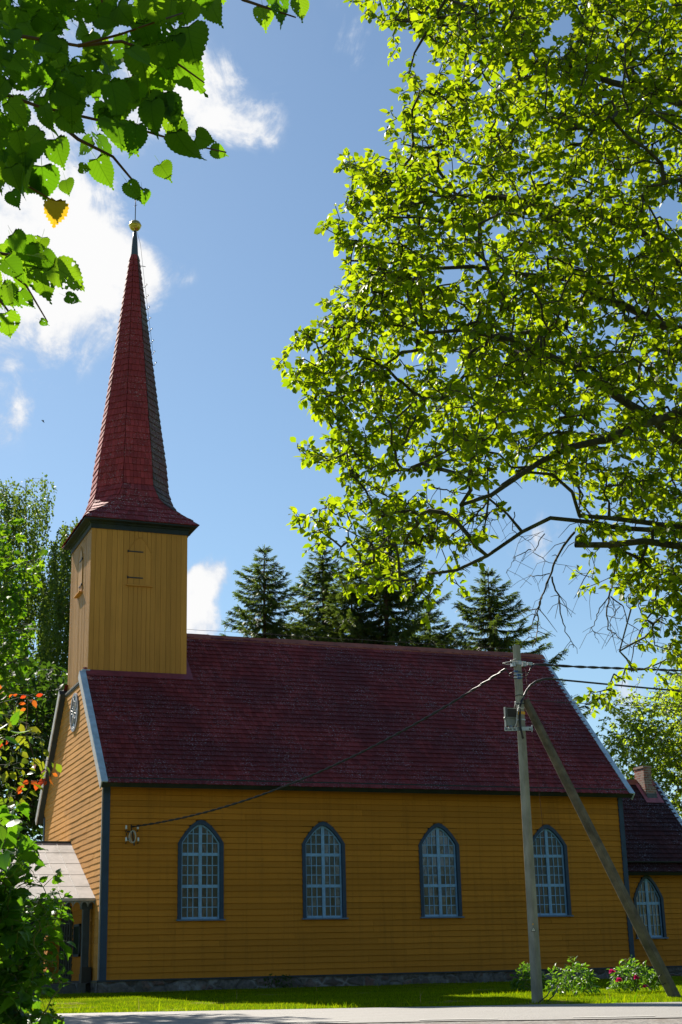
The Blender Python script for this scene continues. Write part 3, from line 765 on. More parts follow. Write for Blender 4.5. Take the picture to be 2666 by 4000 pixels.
vs = [(CX+(x-CX)*.985, CY+(y-CY)*.985, z) for rw in rows for x, y, z in rw]
b.mesh(vs, [(i*8+k, i*8+(k+1) % 8, (i+1)*8+(k+1) % 8, (i+1)*8+k) for i in range(49) for k in range(8)]); b.build('spire_core', M['roof_spire'], spire)
# eave under the spire
b = MB()
def ring(h0, z0, h1, z1):
    for sx, sy, tx, ty in ((-1, -1, 1, -1), (1, -1, 1, 1), (1, 1, -1, 1), (-1, 1, -1, -1)):
        b.poly([(CX+sx*h0[0], CY+sy*h0[1], z0), (CX+tx*h0[0], CY+ty*h0[1], z0), (CX+tx*h1[0], CY+ty*h1[1], z1), (CX+sx*h1[0], CY+sy*h1[1], z1)])
o1 = (1.665, 1.72); o2 = (1.665, 1.72); i1 = (1.50, 1.545); w1 = (1.455, 1.505)
ring(o1, EZ, o2, EZ-.045); ring(o2, EZ-.045, i1, EZ-.06); ring(i1, EZ-.06, i1, EZ-.10); ring(i1, EZ-.10, w1, EZ-.115); ring(w1, EZ-.115, w1, EZ-.26)
b.build('spire_eave', M['soffit'], spire)
b = MB(); b.lathe((CX, CY, 0), [(.128, 22.15), (.118, 22.25), (.085, 22.8), (.052, 23.1)], 12); b.build('spire_tip', M['slate'], spire)
b = MB(); zb = 23.285; prof = [(.05, 23.07)]+[(.195*math.cos(t), zb+.195*math.sin(t)) for t in np.linspace(-1.3, -.12, 8)]+[(.207, zb-.012), (.207, zb+.012)]+[(.195*math.cos(t), zb+.185*math.sin(t)) for t in np.linspace(.12, 1.4, 7)]+[(.02, zb+.20)]
b.lathe((CX, CY, 0), prof, 20); b.build('ball', M['gold'], spire)
b = MB(); b.tube([(CX, CY, 23.47), (CX, CY, 24.6)], .014, 6); b.tube([(CX-.06, CY, 23.98), (CX+.06, CY, 24.05)], .008, 5); b.tube([(CX-.16, CY, 24.35), (CX+.16, CY, 24.35)], .012, 5); b.build('finial_rod', M['iron'], spire)
b = MB()
zs_ = [22.9, 22.0, 21.3, 20.9, 20.5, 20.1, 19.7, 19.3, 18.9]
b.tube([(CX+.06, CY-.04, 23.05), (CX+.17, CY-.08, 22.6), (CX+.24, CY-.12, 21.9)]+[(CX+sp_a(z)*1.02+.10, CY-sp_a(z)*.2, z) for z in zs_[2:]], .006, 4)
b.build('lightning_wire', M['iron'], spire)
for z in [21.85, 21.1, 20.72, 20.32, 19.94, 19.56, 19.16, 18.78, 18.40]:
    a = sp_a(z); b = MB(); c = np.array([CX+a*.98, CY-a*.30, z])
    b.tube([c, c+(.10, 0, .0), c+(.11, 0, .04), c+(.14, 0, .10), c+(.17, 0, .10), c+(.16, 0, .13), c+(.135, 0, .115)] if z < 21.5 else [c, c+(.2, 0, 0)], .011, 5); b.build('climbing_hook', M['iron'], spire)

# ---- rose window on the gable
b = MB(); RC = np.array([0, 4.13, 7.36]); rr = .555
def disc(b, r0, r1, x0, x1, n=36):
    vs = []
    for k in range(n):
        a = 2*math.pi*k/n; cy, cz = math.cos(a), math.sin(a)
        vs += [(x0, RC[1]+r0*cy, RC[2]+r0*cz), (x0, RC[1]+r1*cy, RC[2]+r1*cz), (x1, RC[1]+r1*cy, RC[2]+r1*cz), (x1, RC[1]+r0*cy, RC[2]+r0*cz)]
    fs = []
    for k in range(n):
        i, j = k*4, ((k+1) % n)*4
        fs += [(i, j, j+1, i+1), (i+1, j+1, j+2, i+2), (i+3, i, j, j+3)[::-1]]
    b.mesh(vs, fs)
disc(b, .47, rr, -.055, .0); disc(b, .43, .475, -.04, 0)
rose = b.build('rose_window', simple('rose_frame_paint', (.22, .21, .23), .5, .2, 9), church)
b = MB(); b.mesh([(-.028, RC[1]+.44*math.cos(a), RC[2]+.44*math.sin(a)) for a in np.linspace(0, 2*math.pi, 32, endpoint=False)], [tuple(range(32))[::-1]]); b.build('glass', M['pane_dark'], rose)
b = MB()
for k in range(6):
    a = k*math.pi/3+.26; d = np.array([0, math.cos(a), math.sin(a)]); e = np.array([0, -math.sin(a), math.cos(a)])
    c = RC+np.array([-.042, 0, 0])
    b.tube([c+d*.07, c+d*.46], .012, 4)
    b.tube([c+d*.24+e*.09*math.sin(t)+d*.10*(1-math.cos(t))*.9-d*.06 for t in np.linspace(-2.2, 2.2, 9)], .009, 4)
b.tube([RC+np.array([-.042, .065*math.cos(t), .065*math.sin(t)]) for t in np.linspace(0, 2*math.pi, 13)], .012, 4)
b.build('tracery', simple('pale_tracery', (.45, .43, .44), .5, .1, 9), rose)

# ---- porch on the gable
PY0, PZ0, PZR, PX = .68, 2.0, 3.70, -2.9
pr = MB()
for sg in (1, -1):
    ye = PY0 if sg > 0 else DEP-PY0
    nx, nr = 7, 5
    for i in range(nx):
        for r in range(nr):
            x0, x1 = PX+(.0-PX)*i/nx, PX+(.0-PX)*(i+1)/nx; f0, f1 = r/nr, (r+1)/nr
            y0, y1 = ye+(YM-ye)*f0, ye+(YM-ye)*f1; z0, z1 = PZ0+(PZR-PZ0)*f0, PZ0+(PZR-PZ0)*f1
            dz = rng.uniform(0, .008); p = [(x0+.006, y0, z0+.014+dz), (x1-.006, y0, z0+.014+dz), (x1-.006, y1-sg*.012, z1+.004), (x0+.006, y1-sg*.012, z1+.004)]
            q = [(v[0], v[1], v[2]-.03) for v in p]
            o_ = 1 if sg > 0 else -1
            pr.mesh(p+q, [f[::o_] for f in ((0, 1, 2, 3), (0, 4, 5, 1), (1, 5, 6, 2), (2, 6, 7, 3), (3, 7, 4, 0), (4, 7, 6, 5))])
            if r < nr-1 or True:
                pr.bar((x1, y0, z0+.018), (x1, y1, z1+.018), .014, .02)
    pr.bar((PX, ye, PZ0-.02), (0, ye, PZ0-.02), .05, .06)
porch = pr.build('porch_roof', M['porch_roof'], church)
b = MB()
b.poly([(PX, PY0, PZ0-.055), (0, PY0, PZ0-.055), (0, YM, PZR-.06), (PX, YM, PZR-.06)]); b.poly([(PX, DEP-PY0, PZ0-.055), (PX, YM, PZR-.06), (0, YM, PZR-.06), (0, DEP-PY0, PZ0-.055)])
b.box((PX, YM-.06, PZR+.0), (0, YM+.06, PZR+.04)); b.build('porch_ceiling', M['porch_dark'], porch)
b = MB()   # scalloped valance
w_ = .19; n_ = int(-PX/w_)
for k in range(n_):
    x0 = -w_*(k+1); top = PZ0-.045
    a = np.linspace(0, math.pi, 9); arc = [(x0+w_/2+w_/2*.92*math.cos(t), top-.15+.115*math.sin(t)) for t in a]
    for i in range(8):
        for yy, fl in ((PY0+.02, 1), (PY0+.045, -1)):
            b.poly([(arc[i][0], yy, arc[i][1]), (arc[i][0], yy, top), (arc[i+1][0], yy, top), (arc[i+1][0], yy, arc[i+1][1])][::fl])
        b.poly([(arc[i][0], PY0+.02, arc[i][1]), (arc[i+1][0], PY0+.02, arc[i+1][1]), (arc[i+1][0], PY0+.045, arc[i+1][1]), (arc[i][0], PY0+.045, arc[i][1])])
b.build('valance', M['porch_grey'], porch)
def post(x, y):
    b = MB(); b.box((x-.085, y-.085, .0), (x+.085, y+.085, 1.80)); b.box((x-.13, y-.13, 1.76), (x+.13, y+.13, 1.90)); b.box((x-.1, y-.1, 1.9), (x+.1, y+.1, 2.1)); b.box((x-.11, y-.11, -.03), (x+.11, y+.11, .18))
    b.build('porch_post', M['porch_dark'], church)
for x, y in ((-.17, 1.05), (-2.6, 1.05), (-.17, DEP-1.05), (-2.6, DEP-1.05)): post(x, y)
b = MB(); b.box((-.30, .74, -.05), (-.06, .98, .34)); b.build('bin', M['black'], church)
b = MB()
b.box((-2.9, .95, -.8), (-.0, DEP-.95, -.06)); 
for k in range(4): b.box((-2.7, .95-.16*(k+1), -.8), (-.42, .95-.16*k, -.12-.085*k))
b.box((-.42, .60, -.8), (-.22, .96, -.05)); b.build('porch_step', M['step'], church)
b = MB(); b.box((-2.6, DEP-1.02, .0), (-.17, DEP-.98, 1.85)); b.box((PX+.3, YM+.9, .0), (PX+.34, DEP-1.1, 1.85)); b.build('porch_light_block', M['porch_dark'], church)  # added boards, unseen, that keep skylight from brightening the wall under the porch
# door with pointed head, and notice board beside it
A = Arch(YM, .78, .0, 1.55, 2.18, 1.75); ol = A.outline(8)
b = MB(); b.mesh([(-.055, y, z) for y, z in ol]+[(-.0, y, z) for y, z in ol], [tuple(range(len(ol)))[::-1]]+[(i, i+1, len(ol)+i+1, len(ol)+i) for i in range(len(ol)-1)])
door = b.build('door', M['door'], church)
b = MB()
for yy in (YM-.70, YM-.36, YM-.02, YM+.36, YM+.70): b.box((-.085, yy-.03, .02), (-.05, yy+.03, min(1.5, A.top(yy)-.05)))
for zz in (.1, .62, 1.18, 1.5): b.box((-.08, YM-.74, zz-.035), (-.05, YM+.74, zz+.035))
for k in range(7):
    yy = YM-.66+.22*k; b.box((-.075, yy-.012, 1.5), (-.05, yy+.012, A.top(yy)-.03))
b.build('door_panel_rails', simple('dark_door_rails', (.03, .033, .027), .6, .3, 8), door)
b = MB(); b.box((-.075, 2.30, .62), (-.03, 2.36, 1.45)); b.box((-.075, 3.06, .62), (-.03, 3.12, 1.45)); b.box((-.075, 2.30, .62), (-.03, 3.12, .68)); b.box((-.075, 2.30, 1.39), (-.03, 3.12, 1.45)); nb = b.build('notice_board', M['porch_dark'], church)
b = MB(); b.poly([(-.045, 2.34, .66), (-.045, 3.08, .66), (-.045, 3.08, 1.41), (-.045, 2.34, 1.41)][::-1]); b.build('glass', simple('notice_glass', (.014, .024, .014), .6, .3, 6, spec=.05), nb)

# ---- insulators and cable coil on the side wall
b = MB(); b.bar((.70, -.10, 3.79), (.72, -.07, 3.60), .03, .02, up=(0, 1, 0)); b.bar((.735, -.06, 3.62), (.80, -.06, 3.27), .03, .02, up=(0, 1, 0))
b.box((.60, -.09, 3.60), (.78, -.05, 3.63)); b.box((.58, -.07, 3.52), (.60, -.045, 3.58)); b.box((.62, -.08, 3.40), (.66, -.045, 3.46))
brk = b.build('cable_bracket', M['iron'], church)
for x, z in ((.569, 3.724), (.872, 3.728), (.573, 3.421), (.89, 3.423)):
    b = MB(); b.lathe((x, -.11, z-.05), [(.022, -.0), (.030, .02), (.022, .05), (.026, .07), (.018, .10)], 10); ins = b.build('insulator', M['ceramic'], brk)
    b = MB(); b.tube([(x, -.02, z-.10), (x, -.10, z-.10), (x, -.11, z-.05)], .010, 6); b.build('insulator_pin', M['iron'], brk)
b = MB(); t = np.linspace(0, 2*math.pi*3.2, 60)
b.tube([(.745+.075*math.cos(k)*(1+.12*math.sin(k*.37))-.02*math.sin(k*.5), -.095-.0012*k, 3.49+.14*math.sin(k)+.02*math.cos(k*.8)) for k in t], .006, 5)
b.tube([(.64+.05*math.cos(k), -.09, 3.46+.07*math.sin(k)) for k in np.linspace(2.6, 6.3, 12)], .005, 4); b.build('cable_coil', M['wire_white'], brk)

# ---- lower annex at the right end
AY, AX0, AX1, ARZ = 1.80, L+.03, 19.05, 5.82
def aroof(y): return ARZ-1.09*abs(y-YM)
awn, AA_ = window(church, 17.085, .52, .835, 1.98, 2.67, AY, .09, [1.83], [3, 3], cols=3, curtain=True, fs=.9, cw=.085)
cl = cladding((0, AY, 0), (1, 0, 0), (0, -1, 0), 0.0, 3.02, lambda z: (AX0, AX1), cuts=arch_cut([AA_]), lap=.028, groove=.016)
cl.build('annex_wall', M['ochre_h'], church)
bk = MB(); bk.box((AX0, AY+.012, 0), (16.57, AY+.05, 3.1)); bk.box((17.60, AY+.012, 0), (AX1, AY+.05, 3.1)); bk.box((16.57, AY+.012, 0), (17.60, AY+.05, .83)); bk.box((16.57, AY+.012, 2.66), (17.6, AY+.05, 3.1)); bk.box((AX0, AY+.5, 0), (AX1, AY+.52, 3.1)); bk.box((AX1-.02, AY+.05, 0), (AX1+.02, DEP-AY, 3.1)); bk.mesh([(AX1, AY, 3.1), (AX1, DEP-AY, 3.1), (AX1, YM, ARZ-.1)], [(0, 1, 2)])
bk.box((AX0, DEP-AY, 0), (AX1, DEP-AY+.05, 3.1)); bk.build('annex_inner_wall', M['ochre_h'], church)
pl = MB(); rough_plinth(AX0, AX1, AY); pl.build('annex_plinth', M['stone'], church)
b = MB(); b.box((AX0, AY-.08, -.028), (AX1+.05, AY, .012)); b.build('annex_water_table', M['trim_dark'], church)
b = MB(); b.box((AX0, AY-.05, 2.985), (AX1, AY, 3.14)); b.box((AX0, AY-.32, 3.02), (AX1, AY-.04, 3.05)); b.build('annex_frieze', M['soffit'], church)
rf = MB(); aye = AY-.40
roof_slope(rf, AX0-.02, AX1+.22, aye, YM, aroof(aye), ARZ, .20, .118); roof_slope(rf, AX0-.02, AX1+.22, DEP-aye, YM, aroof(aye), ARZ, .20, .30)
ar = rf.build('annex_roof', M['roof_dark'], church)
b = MB()
for sg in (-1, 1):
    ye = YM+sg*(YM-aye); n = np.array([0, sg*1.09, 1.0]); n /= np.linalg.norm(n)
    p = [(AX0-.02, ye, aroof(ye)-.015), (AX1+.26, ye, aroof(ye)-.015), (AX1+.26, YM, ARZ-.015), (AX0-.02, YM, ARZ-.015)]; q = [tuple(np.array(v)-n*.12) for v in p]
    b.mesh(p+q, [(0, 1, 2, 3), (4, 7, 6, 5), (0, 4, 5, 1), (1, 5, 6, 2), (3, 7, 4, 0)])
b.build('annex_roof_deck', M['soffit'], ar)
rake('bargeboard', AX1+.30, 1, aye-.02, YM+.02, M['metal_blue'], M['metal_blue'], ar, zf=aroof); rake('bargeboard', AX1+.30, 1, DEP-aye+.02, YM+.03, M['metal_blue'], M['metal_blue'], ar, zf=aroof)
b = MB()
for sg in (-1, 1): b.poly([(AX0, YM, ARZ+.06), (AX1+.16, YM, ARZ+.06), (AX1+.16, YM+sg*.18, ARZ-.135), (AX0, YM+sg*.18, ARZ-.135)][::sg])
b.build('annex_ridge_cap', M['ridge'], ar)
b = MB(); n = np.array([0, -1.09, 1.0]); n /= np.linalg.norm(n)
def ona(x, y, l): return np.array([x, y, aroof(y)])+n*l
b.poly([ona(18.42, 3.50, .05), ona(19.08, 3.50, .05), ona(19.08, 3.65, .05), ona(18.42, 3.65, .05)]); b.poly([ona(18.42, 3.64, .054), ona(18.56, 3.64, .054), ona(18.56, 4.12, .054), ona(18.42, 4.12, .054)]); b.poly([ona(18.95, 3.64, .054), ona(19.08, 3.64, .054), ona(19.08, 4.12, .054), ona(18.95, 4.12, .054)]); b.build('chimney_flashing', simple('pink_flashing', (.33, .09, .11), .5, .3, 6), ar)
b = MB(); b.box((18.58, 3.76, 5.1), (18.87, 4.32, 6.20)); b.box((18.562, 3.742, 6.20), (18.888, 4.338, 6.27)); b.box((18.55, 3.69, 5.2), (18.96, 4.36, 5.60)); b.build('chimney', M['brick'], church)
b = MB(); b.box((18.56, 3.65, 5.05), (18.95, 3.686, 5.36)); b.build('chimney_apron', M['slate'], church)

# ------------------------------------------------------------------ concrete pole with its strut
pb = P(2101, 3917, 2, -.585); PXx, PYy = pb[0], pb[1]
PZT = 6.31
pole = thing('utility_pole', 'grey concrete utility pole with a leaning concrete strut on the roadside grass', 'utility pole', (PXx, PYy, -.58))
tt = P(2020, 2550, 1, PYy)
def pw(z): return .089-.028*(z+.58)/6.9
def pc(z): return np.array([pb[0]+(tt[0]-pb[0])*(z+.58)/6.9, PYy, z])
def hexpost(b, c0, c1, w0, w1, rot=.35, n=1):
    """square post with chamfered corners, tapering"""
    c0 = np.asarray(c0, float); c1 = np.asarray(c1, float); d = (c1-c0)/np.linalg.norm(c1-c0)
    x = np.cross(d, [0, 1, 0.0]); x = x/np.linalg.norm(x); y = np.cross(d, x)
    x, y = math.cos(rot)*x+math.sin(rot)*y, -math.sin(rot)*x+math.cos(rot)*y
    prof = [(-1, -.72), (-.72, -1), (.72, -1), (1, -.72), (1, .72), (.72, 1), (-.72, 1), (-1, .72)]
    N = 14; vs = []
    for i in range(N+1):
        f = i/N; w_ = w0+(w1-w0)*f; c = c0+(c1-c0)*f
        for a, e in prof: vs.append(c+x*w_*a+y*w_*e)
    fs = [(i*8+k, i*8+(k+1) % 8, (i+1)*8+(k+1) % 8, (i+1)*8+k) for i in range(N) for k in range(8)]+[tuple(range(8))[::-1], tuple(range(N*8, N*8+8))]
    b.mesh(vs, fs)
b = MB(); hexpost(b, pc(-1.4), pc(PZT), .092, .061); b.build('post', M['concrete'], pole)
sf = gpx(2636, 3893); stp = P(2052, 2733, 1, PYy); dirs = (stp-sf)/np.linalg.norm(stp-sf)
b = MB(); hexpost(b, sf-dirs*.8, stp, .098, .064, .35); b.build('strut', M['concrete_dark'], pole)
b = MB(); b.tube([sf+dirs*.35+np.array([-.12, -.06, 0])+.09*np.array([math.cos(a), 0, math.sin(a)]) for a in np.linspace(.6, 5.6, 14)], .008, 5); b.build('lifting_loop', M['iron'], pole)
def pt(x, y, dy=0.0): return P(x, y, 1, PYy+dy)
def rg(zx, zy, dy=0.0): return pt(1950+zx*.1913, 2530+zy*.1913, dy)   # detail view of the pole head
# collars and clamps
for (zy, h, mt, nm) in ((305, .05, 'metal_grey', 'clamp_band'), (345, .03, 'metal_grey', 'clamp_band'), (550, .025, 'metal_grey', 'clamp_band'), (612, .025, 'metal_grey', 'clamp_band'), (1475, .022, 'metal_grey', 'clamp_band'), (1340, .055, 'yellow', 'yellow_tape'), (980, .015, 'iron', 'steel_strap'), (1150, .02, 'iron', 'steel_strap')):
    z = rg(420, zy)[2]; b = MB(); c = pc(z); hexpost(b, c-np.array([0, 0, h/2]), c+np.array([0, 0, h/2]), pw(z)+.010, pw(z)+.010); b.build(nm, M[mt], pole)
c = rg(490, 335); c2 = rg(290, 335); c3 = rg(265, 280); c4_ = rg(625, 330)
for c_, l_, h_ in ((c, (-.03, -.05, -.05), (.05, .05, .05)), (c2, (-.04, -.05, -.05), (.03, .05, .05)), (c4_, (-.05, -.03, -.03), (.05, .03, .03))):
    b = MB(); b.box(c_+np.array(l_), c_+np.array(h_)); b.build('dead_end_clamp', M['metal_grey'], pole)
b = MB(); b.lathe(c3-np.array([0, 0, .02]), [(.03, -.02), (.045, .02), (.02, .05)], 10); b.build('insulator', M['black'], pole)
b = MB()
b.tube([rg(150, 425, -.1), rg(205, 540, -.12), rg(240, 560, -.12), rg(330, 562, -.13), rg(430, 560, -.12)], .008, 5)
b.tube([rg(205, 540, -.12), rg(300, 490, -.14), rg(380, 488, -.14), rg(480, 505, -.13), rg(600, 518, -.1), rg(640, 450, -.08), rg(690, 350, -.05)], .009, 5)
b.tube([rg(215, 560, -.12), rg(250, 620, -.14), rg(340, 632, -.14), rg(440, 625, -.14), rg(560, 580, -.12), rg(610, 500, -.1), rg(650, 400, -.07), rg(760, 335, -.03)], .009, 5)
b.build('jumper_wire', M['black'], pole)
for zx, zy in ((345, 488), (405, 560), (415, 625)):
    b = MB(); c = rg(zx, zy, -.15); b.box(c-np.array([.04, .02, .015]), c+np.array([.04, .02, .02])); b.build('connector', simple('blue_connector', (.02, .07, .20), .4, .2, 9), pole)
for pts_, r_ in (
        ([rg(75, 320, -.06), rg(160, 295, -.08), rg(260, 280, -.1), rg(440, 285, -.13), rg(530, 305, -.12), rg(610, 325, -.05), rg(700, 335, 0)], .007),
        ([rg(75, 320, -.06), rg(150, 340, -.05), rg(230, 340, -.05)], .006),
        ([rg(270, 265, -.05), rg(360, 215, -.05), rg(440, 165, .0)], .006),
        ([rg(320, 1095, -.14), rg(345, 1160, -.15), rg(450, 1240, -.16), rg(520, 1232, -.14)], .008),
        ([rg(345, 1095, -.14), rg(310, 1230, -.14)], .006),
        ([rg(405, 1180, -.15), rg(370, 1360, -.15), rg(360, 1530, -.13), rg(310, 1650, -.14)], .008),
        ([rg(205, 1610, -.12), rg(190, 1640, -.14), rg(215, 1655, -.14), rg(285, 1600, -.1)], .007)):
    b = MB(); b.tube(pts_, r_, 5); b.build('pale_wire', M['wire_white'], pole)
# crossbar with slots and floodlight seen from behind
b = MB(); a = rg(120, 1665, -.10); e = rg(685, 1650, -.10); b.bar(a, e, .02, .075); b.bar(rg(675, 1580, -.11), rg(675, 1715, -.11), .012, .02, up=(0, 1, 0)); b.build('crossbar', M['metal_grey'], pole)
for zx in (150, 235, 318, 632):
    b = MB(); c = rg(zx, 1662, -.112); b.box(c-np.array([.022, .003, .010]), c+np.array([.022, .003, .010])); b.build('crossbar_slot', M['black'], pole)
fl0, fl1 = rg(145, 1590, -.06), rg(355, 1235, -.06)
b = MB(); lo = np.minimum(fl0, fl1); hi = np.maximum(fl0, fl1)
zm = rg(250, 1450)[2]
b.box((lo[0]+.03, PYy-.07, zm), (hi[0], PYy+.0, hi[2])); b.box((lo[0]+.025, PYy-.055, lo[2]), (hi[0]-.005, PYy-.0, zm-.004))
b.box((lo[0]+.004, PYy-.05, lo[2]-.02), (lo[0]+.024, PYy+.01, hi[2]+.02)); b.tube([(lo[0]-.012, PYy-.02, zm), (lo[0]+.01, PYy-.02, zm)], .025, 8)
fl = b.build('floodlight', simple('weathered_aluminium', (.23, .235, .22), .45, .2, 9, metal=.5), pole)
b = MB()
for k in range(13):
    x = lo[0]+.045+(hi[0]-lo[0]-.065)*k/12; b.box((x-.004, PYy-.086, zm+.02), (x+.004, PYy-.07, hi[2]-.02))
b.build('cooling_fin', simple('dark_fin', (.045, .04, .035), .6, .2, 9), fl)
b = MB(); b.bar(rg(240, 1600, -.05), rg(240, 1640, -.08), .04, .05, up=(0, 1, 0)); b.build('floodlight_mount', M['metal_grey'], fl)
b = MB(); b.tube([rg(1090, 625), rg(960, 635), rg(900, 645), rg(760, 690), rg(650, 765), rg(570, 870), rg(510, 985), rg(470, 1070, -.06), rg(440, 1150, -.13), rg(430, 1320, -.14), rg(425, 1470, -.14), rg(440, 1640, -.15), rg(465, 1740, -.15), rg(495, 1860, -.15)], .023, 8); b.build('black_cable', M['black'], pole)
# ground lead beside the pole and anchor wires at its foot
b = MB(); b.tube([pc(6.0)+np.array([.16, 0, 0]), P(2122, 3230, 1, PYy), P(2124, 3330, 1, PYy), pc(.5)+np.array([.12, .05, 0])], .005, 4); b.build('ground_wire', M['twig_red'], pole)
for (x0, y0, x1, y1) in ((2163, 3847, 2103, 3918), (2183, 3850, 2133, 3916)):
    b = MB(); g0 = gpx(x1, y1); b.tube([g0, P((x0+x1)/2+6, (y0+y1)/2+6, 1, g0[1]), P(x0, y0, 1, g0[1]+.3)], .011, 5); b.build('anchor_wire', M['black'], pole)
# warning triangle on the pole face
def decal(b, zx, zy, s, pts, lift):
    z = P(1800+zx*.5523, 3000+zy*.5523, 1, PYy)[2]; c = P(1800+zx*.5523, 3000+zy*.5523, 1, PYy-pw(z)-.028-lift)
    for tri in pts: b.poly([c+np.array([u*s, 0, v*s]) for u, v in tri])
b = MB(); decal(b, 515, 1140, .052, [[(-1, -.8), (1, -.8), (0, .95)]], 0); sg_ = b.build('warning_sign', M['black'], pole)
b = MB(); decal(b, 515, 1140, .052, [[(-.74, -.64), (.74, -.64), (0, .66)]], .002); b.build('sign_face', simple('white_sign', (.62, .62, .56), .6, .1, 9), sg_)
b = MB(); decal(b, 515, 1140, .052, [[(.05, .38), (-.2, -.1), (.0, -.1)], [(.0, -.06), (.17, -.06), (-.06, -.52)]], .004); b.build('sign_bolt', M['black'], sg_)
b = MB(); decal(b, 512, 1105, .03, [[(-.5, -.4), (.4, -.5), (.5, .5), (-.3, .6)]], 0); b.build('yellow_mark', M['yellow'], pole)

def cable(name, label, pts, r, mat, twist=0, n=40, sag=0.0):
    pts = np.array(pts, float)
    tq = np.linspace(0, 1, n); d = np.concatenate([[0], np.cumsum(np.linalg.norm(np.diff(pts, axis=0), axis=1))]); d /= d[-1]
    c = np.stack([np.interp(tq, d, pts[:, k]) for k in range(3)], 1)
    c[:, 2] -= sag*4*tq*(1-tq)
    b = MB()
    if twist:
        Ln = np.linalg.norm(pts[-1]-pts[0]); tn = (c[-1]-c[0])/np.linalg.norm(c[-1]-c[0]); e1 = np.cross(tn, [0, 0, 1.0]); e1 /= np.linalg.norm(e1); e2 = np.cross(tn, e1)
        m = n*8; tq2 = np.linspace(0, 1, m); cc = np.stack([np.interp(tq2, tq, c[:, k]) for k in range(3)], 1)
        for s in range(2):
            a = tq2*Ln/twist*2*math.pi+s*math.pi
            b.tube(cc+(e1*np.cos(a)[:, None]+e2*np.sin(a)[:, None])*r*.9, r, 5)
    else: b.tube(c, r, 6)
    o = b.build(name, mat); tag(o, label, 'cable'); return o
c0 = rg(150, 425, -.08); e0 = np.array([.72, -.10, 3.74])
cable('service_cable', 'long dark service cable running from the concrete pole to the church side wall', [c0, e0], .0145, M['iron'], twist=.55, sag=.55, n=50)
far = D(2666+420, 2625, 33.0)
cable('twisted_cable', 'uppermost of the cables right of the pole, dark twisted bundle', [rg(700, 340), rg(900, 350), rg(1560, 390), D(2666, 2620, 33.2), D(3500, 2640, 37)], .016, M['black'], twist=.9, n=60)
cable('thick_cable', 'middle cable right of the pole, thick black and smooth', [rg(1080, 640), rg(1560, 685), D(2500, 2685, 31.0), D(2666, 2700, 31.6), D(3500, 2760, 35)], .019, M['black'])
cable('thin_wire', 'lowest and thinnest wire right of the pole, passing above the strut head', [rg(470, 1066, -.08), rg(900, 1090), rg(1560, 1135), D(2540, 2758, 31), D(3400, 2800, 35)], .0065, M['iron'])

# ------------------------------------------------------------------ plants: leaf templates, branch growth, tree builders
def tmpl_simple():            # folded leaf, 6 points: base, two sides at 2 stations, tip
    v = np.array([(0, 0, 0), (.30, .35, .07), (-.30, .35, .07), (.26, .68, .05), (-.26, .68, .05), (0, 1, -.04), (0, .38, 0), (0, .7, -.005)])
    f = [(0, 6, 2), (0, 1, 6), (1, 3, 7, 6), (2, 6, 7, 4), (3, 5, 7), (4, 7, 5)]
    return v, f
def tmpl_tiny():
    return np.array([(0, 0, 0), (.38, .45, .06), (0, 1, 0), (-.38, .45, .06)]), [(0, 1, 2), (0, 2, 3)]
def tmpl_maple():
    a = [(0, 0), (.30, -.02), (.22, .20), (.62, .30), (.40, .48), (.44, .70), (.20, .62), (0, 1.0), (-.20, .62), (-.44, .70), (-.40, .48), (-.62, .30), (-.22, .20), (-.30, -.02)]
    v = np.array([(x, y, -.10*abs(x)) for x, y in a]+[(0, .42, .03)]); n = len(a)
    return v, [(n, i, (i+1) % n) for i in range(n)]
